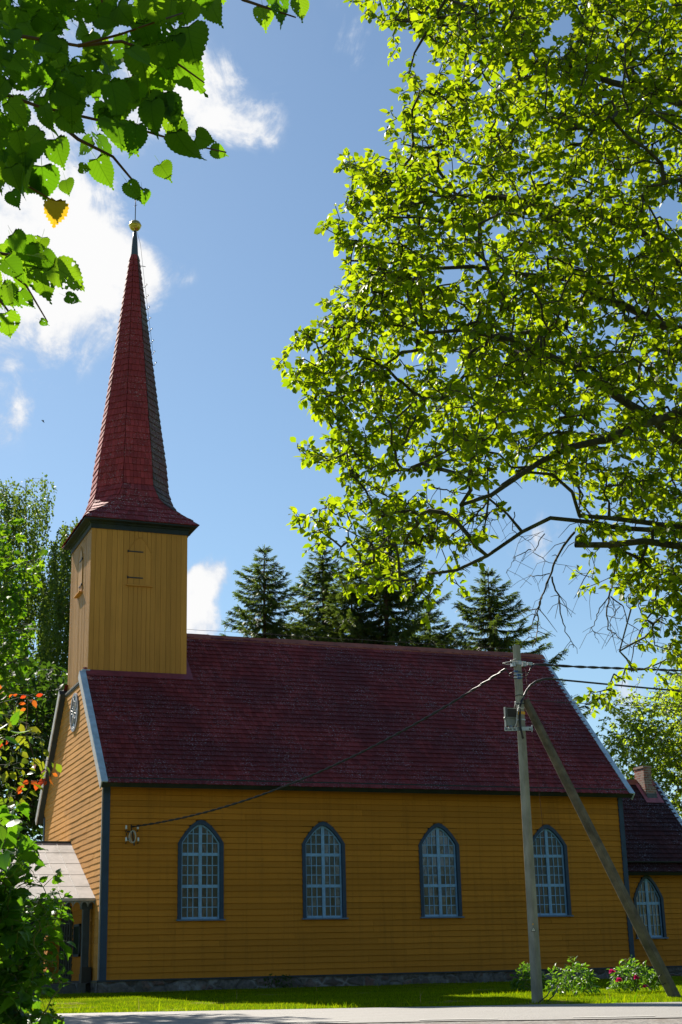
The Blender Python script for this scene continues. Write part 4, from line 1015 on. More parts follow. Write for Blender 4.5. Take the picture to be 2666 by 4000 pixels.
def tmpl_heart(serr=30, depth=.030, wid=.50, tip=.22, fold=.12, cup=.05, seed=0, stalk=False):
    """large serrated heart-shaped leaf in two folded halves, with several rings so that it can bend"""
    rg_ = np.random.default_rng(seed); pts = []
    ctl = np.array([(0, .03), (.10, -.05), (.25, -.075), (.40, .0), (.49, .15), (.50, .32), (.455, .49), (.36, .65), (.23, .80), (.12, .90), (.045, .98), (0, 1.0+tip*.6)])
    ctl[:, 0] *= wid/.5
    cl_ = np.concatenate([[0], np.cumsum(np.linalg.norm(np.diff(ctl, axis=0), axis=1))]); cl_ /= cl_[-1]
    for i in range(serr+1):
        t = i/serr; x = np.interp(t, cl_, ctl[:, 0]); y = np.interp(t, cl_, ctl[:, 1]); e = .01
        tx = np.interp(min(1, t+e), cl_, ctl[:, 0])-np.interp(max(0, t-e), cl_, ctl[:, 0]); ty = np.interp(min(1, t+e), cl_, ctl[:, 1])-np.interp(max(0, t-e), cl_, ctl[:, 1]); l_ = math.hypot(tx, ty)+1e-9
        q_ = depth*(1 if i % 2 else -.5)*(0 if i in (0, serr) else 1)*rg_.uniform(.3, 1.5)
        pts.append((max(0, x+q_*ty/l_), y-q_*tx/l_))
    pts[0] = (0.0, 0.04)
    pts[-1] = (0.0, pts[-1][1])
    rings = [1.0, .62, .28]; V = []; c = np.array([0, .45])
    yt = pts[-1][1]
    mid = [(0, p[1]) for p in pts]
    for sgn in (1, -1):
        for r in rings+[0.0]:
            for (x, y), (mx_, my) in zip(pts, mid):
                yy = .08+(y-.08)*(r*.9+.1) if True else y
                xx = x*r; yb = y if r == 1.0 else my*(1)+(.0)
                yb = y*(.35+.65*r)+(max(.03, y))*.65*(1-r)
                V.append((sgn*xx, yb, fold*xx-cup*(yb-.4)**2*1.6))
    m = len(pts); F = []
    for k in range(2):
        o = k*m*4
        for q in range(3):
            for i in range(m-1):
                f = (o+q*m+i, o+q*m+i+1, o+(q+1)*m+i+1, o+(q+1)*m+i)
                F.append(f if k == 0 else f[::-1])
    V = np.array(V)
    # weld the midrib columns so that a leaf is one island
    key = {}; remap = []; nv = []
    for p in V:
        kk = tuple(np.round(p, 5))
        if kk not in key: key[kk] = len(nv); nv.append(p)
        remap.append(key[kk])
    F2 = []
    for f in F:
        g = []
        for i in f:
            j = remap[i]
            if j not in g: g.append(j)
        if len(g) > 2: F2.append(tuple(g))
    if stalk:
        k = len(nv); nv += [np.array(v) for v in ((-.010, .06, .0), (.010, .06, .0), (.007, -.30, .05), (-.007, -.30, .05), (.006, -.50, .12), (-.006, -.50, .12))]; F2 += [(k, k+1, k+2, k+3), (k+3, k+2, k+4, k+5)]
    return np.array(nv), F2
def tmpl_blade(): return np.array([(-.5, 0, 0), (.5, 0, 0), (.3, .55, .06), (-.3, .55, .06), (0, 1, .2)]), [(0, 1, 2, 3), (3, 2, 4)]
def tmpl_sprig():             # a spruce twig: a narrow spindle with ragged needles
    v = []; f = []
    for k, (y, w) in enumerate(((.0, .10), (.22, .20), (.46, .19), (.70, .15))):
        for sg in (-1, 1):
            b = len(v); v += [(0, y, 0), (0, y+.20, 0), (sg*w, y+.30, .03-.05*(k % 2))]; f.append((b, b+1, b+2) if sg < 0 else (b+1, b, b+2))
    b = len(v); v += [(-.05, 0, 0), (.05, 0, 0), (.03, .9, 0), (0, 1.02, 0), (-.03, .9, 0)]; f.append((b, b+1, b+2, b+3, b+4))
    return np.array(v), f
def frames(d, up, roll=None):
    """rotation matrices with y along d, z towards up"""
    d = d/np.linalg.norm(d, axis=1)[:, None]; x = np.cross(d, up); ln = np.linalg.norm(x, axis=1); bad = ln < 1e-3
    x[bad] = (1, 0, 0); ln[bad] = 1; x /= ln[:, None]; z = np.cross(x, d)
    if roll is not None:
        c, s = np.cos(roll)[:, None], np.sin(roll)[:, None]; x, z = c*x+s*z, -s*x+c*z
    return np.stack([x, d, z], 2)
def leaves_mesh(name, tmpl, pos, Rm, sc, mat, parent, wsc=None, bend=None):
    v, f = tmpl; n = len(pos); nv = len(v)
    vv = np.broadcast_to(v, (n, nv, 3)).copy()
    if wsc is not None: vv[:, :, 0] *= wsc[:, None]
    if bend is not None: vv[:, :, 2] += bend[:, None]*(vv[:, :, 1]**2)
    Vw = np.einsum('nij,nkj->nki', Rm, vv*sc[:, None, None])+pos[:, None, :]
    tot = np.array([len(x) for x in f]); fl = np.concatenate([np.array(x) for x in f]); off = np.arange(n)*nv
    loops = (fl[None, :]+off[:, None]).ravel(); totals = np.tile(tot, n); starts = np.concatenate([[0], np.cumsum(totals)[:-1]])
    uv = np.tile(v[fl][:, :2], (n, 1))
    me = fast_mesh(name, Vw.reshape(-1, 3), loops, starts, totals, uv)
    return link(name, me, mat, parent)
class Tree:
    """branch skeleton: nodes with parents; grows towards attractor points"""
    def __init__(s): s.p = np.zeros((0, 3)); s.par = []; s.tw = []; s.seed_r = {}
    def line(s, pts, par=-1, step=.3, r0=None, r1=None, jit=0.0):
        pts = np.asarray(pts, float); ids = []
        for i in range(len(pts)-1):
            L_ = np.linalg.norm(pts[i+1]-pts[i]); n = max(1, int(L_/step))
            for k in range(n if i < len(pts)-2 else n+1):
                q = pts[i]+(pts[i+1]-pts[i])*k/n + rng.normal(0, jit, 3)*(1 if 0 < k else 0)
                s.p = np.vstack([s.p, q]); s.par.append(ids[-1] if ids else par); ids.append(len(s.par)-1)
        if r0 is not None:
            for k, i in enumerate(ids): s.seed_r[i] = r0+(r1-r0)*k/max(1, len(ids)-1)
        return ids
    def grow(s, A, step=.28, jit=.05, droop=.0, zbias=0.0, order=None):
        cap = len(s.par)+int(len(A)*14)+10; Pn = np.zeros((cap, 3)); n = len(s.par); Pn[:n] = s.p
        d0 = np.min(np.linalg.norm(A[:, None, :]-Pn[None, :n:max(1, n//60)], axis=2), axis=1)
        for a in A[np.argsort(d0)]:
            dv = Pn[:n]-a; q = np.einsum('ij,ij->i', dv, dv)+zbias*np.maximum(dv[:, 2], 0)**2
            j = int(np.argmin(q)); L_ = math.sqrt(((Pn[j]-a)**2).sum()); m = max(2, min(12, int(L_/step))); b = Pn[j].copy(); ids = []
            for k in range(1, m+1):
                f = k/m; p = b+(a-b)*f+np.array([0, 0, droop*L_*f*(1-f)*4*.25])+(rng.normal(0, jit, 3) if k < m else 0)
                if n >= cap: break
                Pn[n] = p; s.par.append(j); j = n; n += 1; ids.append(j)
            s.tw.append(ids)
        s.p = Pn[:n]
    def radii(s, tip=.004, k=.46, rmax=.3):
        n = len(s.par); c = np.zeros(n); ch = np.zeros(n)
        for i in range(n-1, -1, -1):
            c[i] = max(c[i], 1.0); pa = s.par[i]
            if pa >= 0: c[pa] += c[i]
        # leaf counts by twig ends
        r = np.minimum(rmax, tip*c**k)
        for i, v in s.seed_r.items(): r[i] = max(v, 0)
        return r
    def mesh(s, name, mat, parent, n=5, tip=.004, k=.42, rmax=.3, minr=0.0):
        r = s.radii(tip, k, rmax); par = np.array(s.par); idx = np.where((par >= 0))[0]; idx = idx[r[idx] >= minr]
        a = s.p[par[idx]]; b = s.p[idx]; ra = np.minimum(r[par[idx]], r[idx]*1.6); rb = r[idx]
        d = b-a; L_ = np.linalg.norm(d, axis=1); ok = L_ > 1e-5; a, b, ra, rb, d, L_ = a[ok], b[ok], ra[ok], rb[ok], d[ok], L_[ok]
        d = d/L_[:, None]; Fm = frames(d, np.tile([.31, .17, .93], (len(d), 1))); X = Fm[:, :, 0]; Z = Fm[:, :, 2]
        ang = np.linspace(0, 2*math.pi, n, endpoint=False); m = len(a)
        b = b+d*(rb*.35)[:, None]
        ringA = a[:, None]+ra[:, None, None]*(np.cos(ang)[None, :, None]*X[:, None]+np.sin(ang)[None, :, None]*Z[:, None])
        ringB = b[:, None]+rb[:, None, None]*(np.cos(ang)[None, :, None]*X[:, None]+np.sin(ang)[None, :, None]*Z[:, None])
        V = np.concatenate([ringA, ringB], 1).reshape(-1, 3); k_ = np.arange(n); q = np.stack([k_, (k_+1) % n, n+(k_+1) % n, n+k_], 1)
        loops = (q.ravel()[None]+(np.arange(m)*2*n)[:, None]).ravel(); me = fast_mesh(name, V, loops, np.arange(m*n)*4, np.full(m*n, 4))
        me.polygons.foreach_set('use_smooth', np.ones(m*n, bool))
        return link(name, me, mat, parent)
    def leaf_spots(s, per=10, length=.55, spread=.05):
        """positions along the ends of the grown twigs with the twig direction"""
        pos = []; dr = []
        for ids in s.tw:
            if len(ids) < 2: continue
            pts = s.p[ids]; seg = np.diff(pts, axis=0); l = np.linalg.norm(seg, axis=1); cum = np.concatenate([[0], np.cumsum(l)]); T = cum[-1]
            n = max(2, int(per*min(1.0, .4+T/length*.6))); t = np.linspace(max(0, T-length), T, n)+rng.uniform(-.02, .02, n)*length
            t = np.clip(t, 0, T)
            q = np.stack([np.interp(t, cum, pts[:, k]) for k in range(3)], 1); j = np.clip(np.searchsorted(cum, t)-1, 0, len(seg)-1)
            pos.append(q); dr.append(seg[j]/(l[j][:, None]+1e-9))
        return np.concatenate(pos), np.concatenate(dr)
def foliage(name, tree, tmpl, mat, parent, per, length, size, var=.3, droop=.35, horiz=.8, pet=.3, side=.9, keep=None, wsc=(.85, 1.15), bend=-.12, sun=0.0):
    p, d = tree.leaf_spots(per, length); n = len(p)
    h = rng.normal(0, 1, (n, 3)); h -= d*(h*d).sum(1)[:, None]; h /= np.linalg.norm(h, axis=1)[:, None]+1e-9
    h[:, 2] *= (1-.6*horiz)
    ax = d*.55+h*side+np.array([0, 0, -droop])+rng.normal(0, .18, (n, 3))
    ax /= np.linalg.norm(ax, axis=1)[:, None]
    up = np.tile([0, 0, 1.0], (n, 1))*horiz+rng.normal(0, .45, (n, 3))
    if sun: up += SUN*sun
    Rm = frames(ax, up, rng.normal(0, .35, n)); sc = size*np.exp(rng.normal(0, var, n)); sc = np.clip(sc, size*.45, size*1.6)
    pos = p+ax*(sc*pet)[:, None]
    if keep is not None:
        k = keep(pos); pos, Rm, sc, n = pos[k], Rm[k], sc[k], int(k.sum())
    return leaves_mesh(name, tmpl, pos, Rm, sc, mat, parent, rng.uniform(*wsc, n), rng.normal(bend, .12, n))
def inside(poly, x, y):
    poly = np.asarray(poly, float); c = np.zeros(len(x), bool); j = len(poly)-1
    for i in range(len(poly)):
        xi, yi = poly[i]; xj, yj = poly[j]
        m = ((yi > y) != (yj > y)) & (x < (xj-xi)*(y-yi)/(yj-yi+1e-12)+xi); c ^= m; j = i
    return c
def ell(c, r, n, shell=.5):
    v = rng.normal(0, 1, (n, 3)); v /= np.linalg.norm(v, axis=1)[:, None]; q = rng.uniform(0, 1, n)**(shell*.33+.0)
    return np.asarray(c)+v*q[:, None]*np.asarray(r)

# ------------------------------------------------------------------ the big tree at the right
LEAF6 = tmpl_simple(); TINY = tmpl_tiny(); MAPLE = tmpl_maple(); SPRIG = tmpl_sprig(); BLADE = tmpl_blade()
def ground_at(p): return float(zfun(p[0], p[1]))
def poly_points(poly, n, dfun):
    poly = np.asarray(poly, float); lo, hi = poly.min(0), poly.max(0); out = []
    while len(out) < n:
        x = rng.uniform(lo[0], hi[0], n*2); y = rng.uniform(lo[1], hi[1], n*2); k = inside(poly, x, y)
        for a, b in zip(x[k], y[k]):
            out.append(Q(a, b, dfun(a, b)))
            if len(out) >= n: break
    return np.array(out)
def clump(c, n, r):
    k = np.repeat(np.arange(len(c)), n); return c[k]+rng.normal(0, r, (len(k), 3))*np.array([1, 1, .75])
def spread_crown(t, c, r, n, size, mat):
    """the rest of a roadside tree's crown, out of the picture, that shades the near side of the road"""
    k = int(n/14); cc = ell(c, r, k, .8); pos = clump(cc, 14, .45); dv = pos-CAM; z_ = np.maximum(dv@AF, .01); px, py = 1333+dv@AR/z_*FPX, 2000-dv@AU/z_*FPX
    vis = (dv@AF > 0) & (px > -250) & (px < 2916) & (py > -250) & (py < 4250)
    vis |= (np.linalg.norm(dv, axis=1) < 2.2) | (pos[:, 2] < 1.6)
    # leave the low sun's path to the leaves in view open
    pos = pos[~vis]; n = len(pos); ax = rng.normal(0, .6, (n, 3))+np.array([0, 0, -.3])
    leaves_mesh('upper_crown', LEAF6, pos, frames(ax, rng.normal(0, .5, (n, 3))+np.array([0, 0, 1.0])), rng.uniform(.7, 1.3, n)*size, mat, t)
def big_tree():
    base = Q(2150, 2300, 17.5); base[2] = ground_at(base)
    t = thing('broadleaf_tree', 'large bright green broadleaf tree overhanging from the right with dark mossy limbs', 'tree', base)
    T = Tree(); q = lambda *a: Q(*a)
    tr = T.line([base-np.array([0, 0, .3]), q(2130, 1900, 17.4), q(2090, 1450, 17.2), q(2040, 1000, 17.0), q(2010, 500, 17.2), q(2030, 0, 17.4), q(2080, -500, 17.6)], r0=.36, r1=.07, step=.35, jit=.015)
    def at_(z): 
        return tr[int(np.argmin(np.abs(T.p[tr][:, 2]-z)))]
    def limb(pts, r0, r1, start=None, jit=.02):
        P_ = [q(*p) for p in pts]
        if start is None: start = at_(P_[0][2]-.25)
        return T.line([T.p[start]]+P_, par=start, r0=r0, r1=r1, step=.25, jit=jit)
    A1 = limb([(1760, 960, 15.0), (1568, 945, 14.6), (1480, 975, 14.4), (1390, 1010, 14.2), (1300, 1030, 14.0), (1240, 1062, 13.8), (1190, 1095, 13.7), (1130, 1137, 13.6), (1060, 1160, 13.5)], 0.111, 0.016)
    A2 = limb([(1800, 1190, 15.4), (1640, 1080, 15.2), (1540, 1000, 15.0), (1450, 932, 14.8), (1370, 880, 14.6), (1330, 850, 14.4), (1230, 800, 14.2), (1120, 770, 13.9), (980, 760, 13.6)], 0.112, 0.015)
    A3 = limb([(1800, 1300, 15.0), (1568, 1256, 14.4), (1480, 1243, 14.2), (1400, 1252, 14.1), (1325, 1254, 14.0)], 0.081, 0.027, jit=.012)
    A4 = limb([(1760, 1220, 15.3), (1568, 1212, 14.8), (1480, 1200, 14.6), (1400, 1190, 14.4), (1332, 1185, 14.3), (1315, 1130, 14.2), (1270, 1090, 14.1), (1190, 1075, 14.0)], 0.072, 0.012)
    A5 = limb([(1265, 1190, 14.5), (1200, 1222, 14.4), (1120, 1277, 14.3), (1050, 1310, 14.2), (1000, 1320, 14.1)], 0.037, 0.014, start=A4[-14], jit=.01)
    A6 = limb([(1800, 560, 16.6), (1568, 620, 16.3), (1470, 530, 16), (1380, 500, 15.9), (1250, 470, 15.6), (1100, 450, 15.3), (900, 440, 15)], .085, .010)
    A7 = limb([(1800, 250, 16.6), (1568, 240, 16.2), (1450, 200, 16), (1300, 160, 15.7), (1180, 130, 15.5), (1050, 60, 15.3), (900, 40, 15.1)], .08, .010)
    A8 = limb([(1800, 800, 16.6), (1568, 760, 16.2), (1430, 700, 15.9), (1300, 640, 15.6), (1150, 620, 15.3), (950, 610, 15.1), (800, 600, 15)], .08, .010)
    A9 = limb([(1700, 1360, 15.8), (1560, 1300, 15.3), (1500, 1330, 15.1), (1450, 1400, 14.9), (1420, 1500, 14.8)], .03, .008)
    A10 = limb([(1900, 900, 18.6), (1700, 760, 19.6), (1500, 650, 20.3), (1300, 560, 20.5)], .08, .01)
    A11 = limb([(1950, 700, 15), (1800, 500, 13.6), (1650, 350, 12.9), (1500, 250, 12.7)], .08, .01)
    main = [(815, 25), (870, 55), (960, 90), (995, 125), (1010, 160), (905, 165), (945, 200), (930, 255), (870, 300), (905, 325), (880, 350), (760, 378), (800, 425), (795, 485), (712, 512), (765, 560), (775, 620), (800, 660), (745, 720), (642, 785), (655, 850), (668, 905), (725, 945), (768, 1000), (672, 1045), (765, 1080), (780, 1140), (900, 1120), (1050, 1100), (1200, 1070), (1300, 1100), (1400, 1150), (1568, 1165), (1750, 1150), (1750, -60), (815, -60)]
    main = [(x+30 if x < 1000 and y > 0 else x, y) for x, y in main]
    def dfun(x, y):
        th = np.clip((x-640)/420, .14, 1)*3.3
        return 15.3+min(1.2, max(0, (x-900)/700))+rng.uniform(-1, 1)*th*.9
    c = poly_points(main, 1450, dfun); At = clump(c, 4, .13)
    edge = [(825, 30), (860, 50), (915, 168), (940, 185), (880, 300), (775, 380), (800, 385), (725, 512), (760, 515), (655, 785), (690, 775), (670, 850), (700, 840), (690, 1045), (720, 1045), (745, 1055), (760, 560), (785, 620), (660, 880), (830, 420), (760, 730), (700, 760), (735, 930), (770, 980), (800, 460)]
    Ae = np.array([Q(x+14+rng.uniform(-6, 12), y+rng.uniform(-6, 6), 15+rng.uniform(-.5, .5)) for x, y in edge for _ in range(3)])
    L1 = [(672, 1180), (760, 1150), (900, 1130), (1050, 1110), (1120, 1180), (1085, 1240), (1060, 1330), (1000, 1380), (930, 1352), (850, 1340), (775, 1268), (695, 1230)]
    A_l1 = clump(poly_points(L1, 62, lambda x, y: 15+rng.uniform(-.9, .9)), 3, .12)
    L2 = [(1340, 1190), (1568, 1170), (1750, 1200), (1750, 1420), (1568, 1395), (1480, 1375), (1410, 1365), (1360, 1325), (1390, 1270)]
    A_l2 = clump(poly_points(L2, 80, lambda x, y: 15+rng.uniform(-1.2, 1.2)), 4, .14)
    L3 = [(1450, 1400), (1600, 1390), (1700, 1480), (1700, 1560), (1568, 1525), (1500, 1530), (1440, 1545), (1375, 1620), (1372, 1590), (1440, 1520), (1490, 1460)]
    A_l3 = clump(poly_points(L3, 20, lambda x, y: 14.6+rng.uniform(-.6, .6)), 3, .10)
    tips = np.array([Q(x, y, 14.8) for x, y in ((1362, 1632), (1385, 1600), (1400, 1575), (1430, 1560), (1455, 1540), (1405, 1625), (1500, 1530), (1530, 1560), (1560, 1590), (985, 1383), (940, 1355), (1010, 1345), (860, 1345), (900, 1330), (700, 1185), (680, 1180), (720, 1225), (780, 1265), (1065, 1300), (1100, 1290))])
    outp = [(1750, -60), (900, -60), (1050, -420), (1500, -800), (2300, -900), (2900, -500), (3000, 400), (2800, 1100), (2400, 1300), (1750, 1250)]
    Ao = clump(poly_points(outp, 190, lambda x, y: 17+rng.uniform(-1, 1)*4.2), 3, .3)
    T.grow(np.concatenate([At, Ae, A_l1, A_l2, A_l3, tips, Ao]), step=.22, jit=.028, droop=.12)
    T.mesh('trunk', M['bark'], t, n=6, tip=.0042, k=.40, rmax=.07)
    foliage('crown', T, LEAF6, M['leaf_big'], t, 19, .46, .069, var=.34, droop=.32, horiz=.75, pet=.28, side=.85, sun=.45)
    spread_crown(t, base+np.array([3.0, -3.0, 9.5]), (8.5, 7.5, 6.5), 5200, .24, M['leaf_big'])
    # bare hanging twigs under the crown
    B = MB()
    def zq(x, y, d): return Q(588+.625*x, 588+.625*y, d)
    TR = [([(1170, 1010), (1110, 1100), (1085, 1170), (1055, 1240), (1035, 1310), (1040, 1370), (1020, 1440)], .014), ([(1085, 1180), (1115, 1260), (1120, 1320), (1140, 1380), (1170, 1440)], .010), ([(1055, 1250), (1030, 1310), (1000, 1405)], .007),
          ([(1320, 1150), (1305, 1230), (1290, 1310), (1295, 1370), (1330, 1400), (1385, 1440)], .011), ([(1302, 1240), (1260, 1310), (1235, 1370), (1258, 1412)], .007), ([(1303, 1250), (1350, 1290), (1370, 1350), (1425, 1385)], .008), ([(1480, 1200), (1460, 1300), (1420, 1370), (1390, 1440), (1378, 1500)], .012), ([(1500, 1290), (1490, 1360), (1450, 1420)], .007),
          ([(1000, 770), (900, 850), (860, 890), (830, 930), (790, 970), (740, 1010), (695, 1045)], .016), ([(650, 850), (700, 862), (760, 872), (850, 882)], .009), ([(740, 930), (755, 1000), (770, 1050), (765, 1110)], .006), ([(700, 1030), (720, 1090), (745, 1130)], .006), ([(860, 890), (850, 960), (790, 1020), (785, 1060)], .007), ([(640, 1000), (620, 1040), (655, 1060)], .006),
          ([(1010, 1080), (960, 1100), (920, 1165)], .006), ([(1080, 1170), (1020, 1180), (1000, 1172)], .006), ([(1150, 760), (1180, 820), (1192, 870), (1188, 930), (1195, 1010)], .014), ([(1195, 1010), (1180, 1068)], .012), ([(880, 905), (895, 960), (850, 990), (780, 985)], .005), ([(430, 780), (410, 840), (420, 880)], .006), ([(440, 850), (480, 880), (500, 930), (560, 960)], .006), ([(950, 940), (945, 1010), (1000, 1050), (1060, 1010)], .006), ([(1060, 1020), (1020, 1090), (1080, 1130), (1160, 1140)], .006), ([(560, 900), (600, 960), (590, 1010)], .005), ([(1340, 1290), (1300, 1340), (1310, 1400)], .006), ([(1460, 1300), (1510, 1340), (1530, 1400)], .006), ([(1230, 1150), (1190, 1220), (1210, 1225), (1260, 1240)], .006)]
    for pts, r in TR:
        d0 = 15+rng.uniform(-.35, .35); P_ = np.array([zq(x, y, d0+.05*i*rng.normal()) for i, (x, y) in enumerate(pts)])
        tq = np.linspace(0, 1, len(P_)*4); P_ = np.stack([np.interp(tq, np.linspace(0, 1, len(P_)), P_[:, k]) for k in range(3)], 1)+rng.normal(0, .006, (len(tq), 3))
        B.tube(P_, np.linspace(r, r*.35, len(P_)), 5)
        for k in range(int(len(P_)*.45)):
            i = int(rng.integers(1, len(P_))); dv = rng.normal(0, 1, 3); dv[2] = -abs(dv[2])*.6; dv /= np.linalg.norm(dv); l = rng.uniform(.08, .30); p0 = P_[i]; p1 = p0+dv*l*.5+rng.normal(0, .015, 3); p2 = p1+dv*l*.5+np.array([0, 0, -l*.25])+rng.normal(0, .02, 3)
            B.tube([p0, p1, p2], [r*.45, r*.35, .0022], 4)
    B.build('bare_twigs', M['bark'], t)
big_tree()

def woods():
    out = []
    for c, r, n in (((13, -46, 6.0), (7, 5, 8), 12000), ((22, -50, 4.5), (5.5, 4, 7.0), 9000), ((30, -48, 2.0), (6, 4, 4.0), 3500), ((39, -47, 7), (7, 5, 8.5), 13000), ((49, -50, 8), (8, 5, 8), 3000), ((-30, -48, 8), (9, 6, 8), 2600), ((38, 72, 3), (12, 8, 6), 4000), ((60, 76, 4), (14, 8, 7), 4500), ((86, 78, 4), (15, 8, 8), 4500), ((115, 80, 4), (16, 8, 8), 4500), ((-48, 66, 4), (14, 8, 7), 4000), ((-24, 74, 3), (12, 7, 6), 3500)):
        out.append(clump(ell(c, r, n//14, .8), 14, .5))
    pos = np.concatenate(out); pos = pos[pos[:, 2] > -1.2]; n = len(pos)
    o = leaves_mesh('woods', LEAF6, pos, frames(rng.normal(0, .6, (n, 3))+np.array([0, 0, -.3]), rng.normal(0, .5, (n, 3))+np.array([0, 0, 1.0])), rng.uniform(.22, .42, n)*np.where(pos[:, 1] > 0, 1.7, 1.0), M['leaf_dark'], None); tag(o, kind='stuff')
woods()
# ------------------------------------------------------------------ linden leaves overhead at the left
def linden():
    base = np.array([-10.9, -36.4, 0]); base[2] = ground_at(base)
    t = thing('linden_tree', 'linden with big holed heart-shaped leaves hanging close at the upper left', 'tree', base)
    b = MB(); b.tube([base-np.array([0, 0, .3]), base+np.array([.05, 0, 1.5]), base+np.array([.1, .1, 4]), base+np.array([.3, .3, 7])], [.30, .24, .20, .12], 10)
    LN = [([(-200, 150), (0, 212), (90, 245), (200, 270), (330, 300), (430, 330), (520, 350)], 3.6), ([(-200, 60), (60, 85), (180, 105), (280, 78), (330, 60), (420, 30)], 3.5), ([(180, 105), (280, 95), (400, 140), (470, 190)], 3.6),
          ([(90, 245), (180, 320), (260, 360), (310, 420), (335, 440)], 3.7), ([(-200, 540), (0, 582), (60, 592), (120, 620), (195, 662)], 3.9), ([(-100, 590), (0, 610), (60, 655), (110, 740)], 4.0), ([(-100, 640), (0, 690), (40, 740)], 3.9), ([(440, -80), (560, 0), (620, 20), (680, 40)], 3.6), ([(-120, 380), (0, 405), (60, 425), (120, 460)], 3.7), ([(230, -40), (238, 30)], 3.5)]
    hub = base+np.array([.15, .2, 4.6])
    for pts, d in LN:
        p = [Q(x, y, d+rng.uniform(-.05, .05)) for x, y in pts]; r = np.linspace(.0055, .0018, len(p))
        if pts[0][0] < 0 or pts[0][1] < 0: p = [hub, (hub+p[0])/2+np.array([0, 0, .35])]+p; r = np.concatenate([[.05, .014], r])
        b.tube(p, r, 6)
    b.build('branch', M['twig_red'], t)
    spread_crown(t, np.array([-12.5, -41.5, 7.5]), (8.5, 6.5, 5.5), 5200, .24, M['leaf_linden'])
    spread_crown(t, np.array([4.5, -44.0, 8.0]), (9.0, 5.5, 6.0), 4200, .24, M['leaf_linden'])
    spots = []   # centre x, y, length px, tip angle (image, degrees, 90 = down), depth
    ex = [(430, 165, 118, 62), (345, 85, 95, 70), (440, 105, 120, 78), (425, 345, 112, 62), (505, 350, 50, 12), (60, 345, 115, 85), (135, 352, 80, 75), (265, 232, 115, 80), (272, 310, 115, 80), (100, 420, 92, 90), (35, 458, 52, 65), (75, 425, 60, 40), (240, 398, 88, 62), (308, 440, 62, 55), (330, 452, 42, 80), (195, 387, 32, 8), (90, 592, 64, 20), (160, 636, 104, 36), (97, 655, 92, 88), (20, 680, 66, 80), (20, 748, 72, 82), (168, 687, 42, 20), (103, 741, 26, 30), (645, 12, 92, 62), (608, 38, 60, 80), (690, 22, 62, 82), (240, 8, 62, 92), (60, 690, 60, 60), (30, 620, 80, 50), (120, 600, 60, 30), (45, 560, 70, 60), (395, 250, 92, 55), (350, 270, 95, 85), (470, 320, 60, 20), (380, 395, 60, 58), (155, 430, 50, 75), (330, 150, 100, 75), (370, 130, 80, 65)]
    for x, y, l, a in ex: spots.append((x, y, l, a, 3.55+rng.uniform(-.2, .2)))
    U = [(-80, -60), (500, -60), (495, 60), (450, 90), (400, 160), (385, 215), (430, 265), (420, 310), (360, 350), (300, 345), (260, 350), (200, 345), (140, 330), (60, 350), (-80, 360)]
    n = 0
    while n < 135:
        x, y = rng.uniform(-80, 500), rng.uniform(-60, 360)
        if inside(U, np.array([x]), np.array([y]))[0]: spots.append((x, y, rng.uniform(55, 92), rng.normal(72, 30), 3.55+rng.uniform(-.25, .5))); n += 1
    for _ in range(60): spots.append((rng.uniform(-90, 260), rng.uniform(-60, 215), rng.uniform(55, 95), rng.normal(72, 30), 3.7+rng.uniform(-.3, .5)))
    for _ in range(30): spots.append((rng.uniform(-120, 110), rng.uniform(552, 690), rng.uniform(42, 76), rng.normal(60, 25), 3.9+rng.uniform(-.2, .3)))
    for _ in range(16): spots.append((rng.uniform(-120, 70), rng.uniform(360, 430), rng.uniform(50, 90), rng.normal(70, 25), 3.7+rng.uniform(-.2, .3)))
    tm = [tmpl_heart(seed=k, stalk=True, serr=30, wid=w_, tip=t_, fold=f_, cup=c_) for k, (w_, t_, f_, c_) in enumerate(((.50, .22, .14, .08), (.46, .28, .26, .16), (.52, .2, .05, .22)))]
    P_ = [[], [], []]; Y_ = [[], [], []]; U_ = [[], [], []]; S_ = [[], [], []]
    for k, (x, y, l, a, d) in enumerate(spots):
        c = Q(x, y, d); ar = R_(a); ax = AR*math.cos(ar)-AU*math.sin(ar)+AF*rng.normal(.1, .35)
        nr = -AF+rng.normal(0, .42, 3)+np.array([0, 0, .15]); s = l*.80*1.7003/FPX*d
        i = k % 3; ax /= np.linalg.norm(ax); P_[i].append(c-ax*s*.5); Y_[i].append(ax); U_[i].append(nr); S_[i].append(s)
    # the rest of the crown between these leaves and the sun, above the frame
    for k in range(110):
        x, y = rng.uniform(-250, 480), rng.uniform(-50, 420)
        c = Q(x, y, 3.6)+SUN*rng.uniform(.75, 2.6)+rng.normal(0, .12, 3)
        pr_ = c-CAM; zc_ = pr_@AF; px, py = 784+(pr_@AR)/zc_*FPX/1.7003, 1176-(pr_@AU)/zc_*FPX/1.7003
        if -40 < px < 1640 and -40 < py < 2400: continue
        ax = rng.normal(0, .6, 3)+np.array([.3, .1, -.8]); i = k % 3; ax /= np.linalg.norm(ax)
        P_[i].append(c); Y_[i].append(ax); U_[i].append(rng.normal(0, .5, 3)+SUN); S_[i].append(rng.uniform(.07, .11))
    for i in range(3):
        p, y, u, s = map(np.array, (P_[i], Y_[i], U_[i], S_[i]))
        leaves_mesh('leaves', tm[i], p, frames(y, u), s, M['leaf_linden'], t, rng.uniform(.85, 1.1, len(p)), rng.normal(-.06, .14, len(p)))
    c = Q(130, 462, 3.6); ax = AR*-.1-AU+AF*.1
    leaves_mesh('yellow_leaf', tmpl_heart(seed=9, serr=22, depth=.05, tip=.15, fold=.2, cup=.25), np.array([c]), frames(np.array([ax]), np.array([-AF+AR*.35])), np.array([.060]), M['leaf_yellow'], t)['label'] = 'single yellow leaf hanging lowest'
linden()

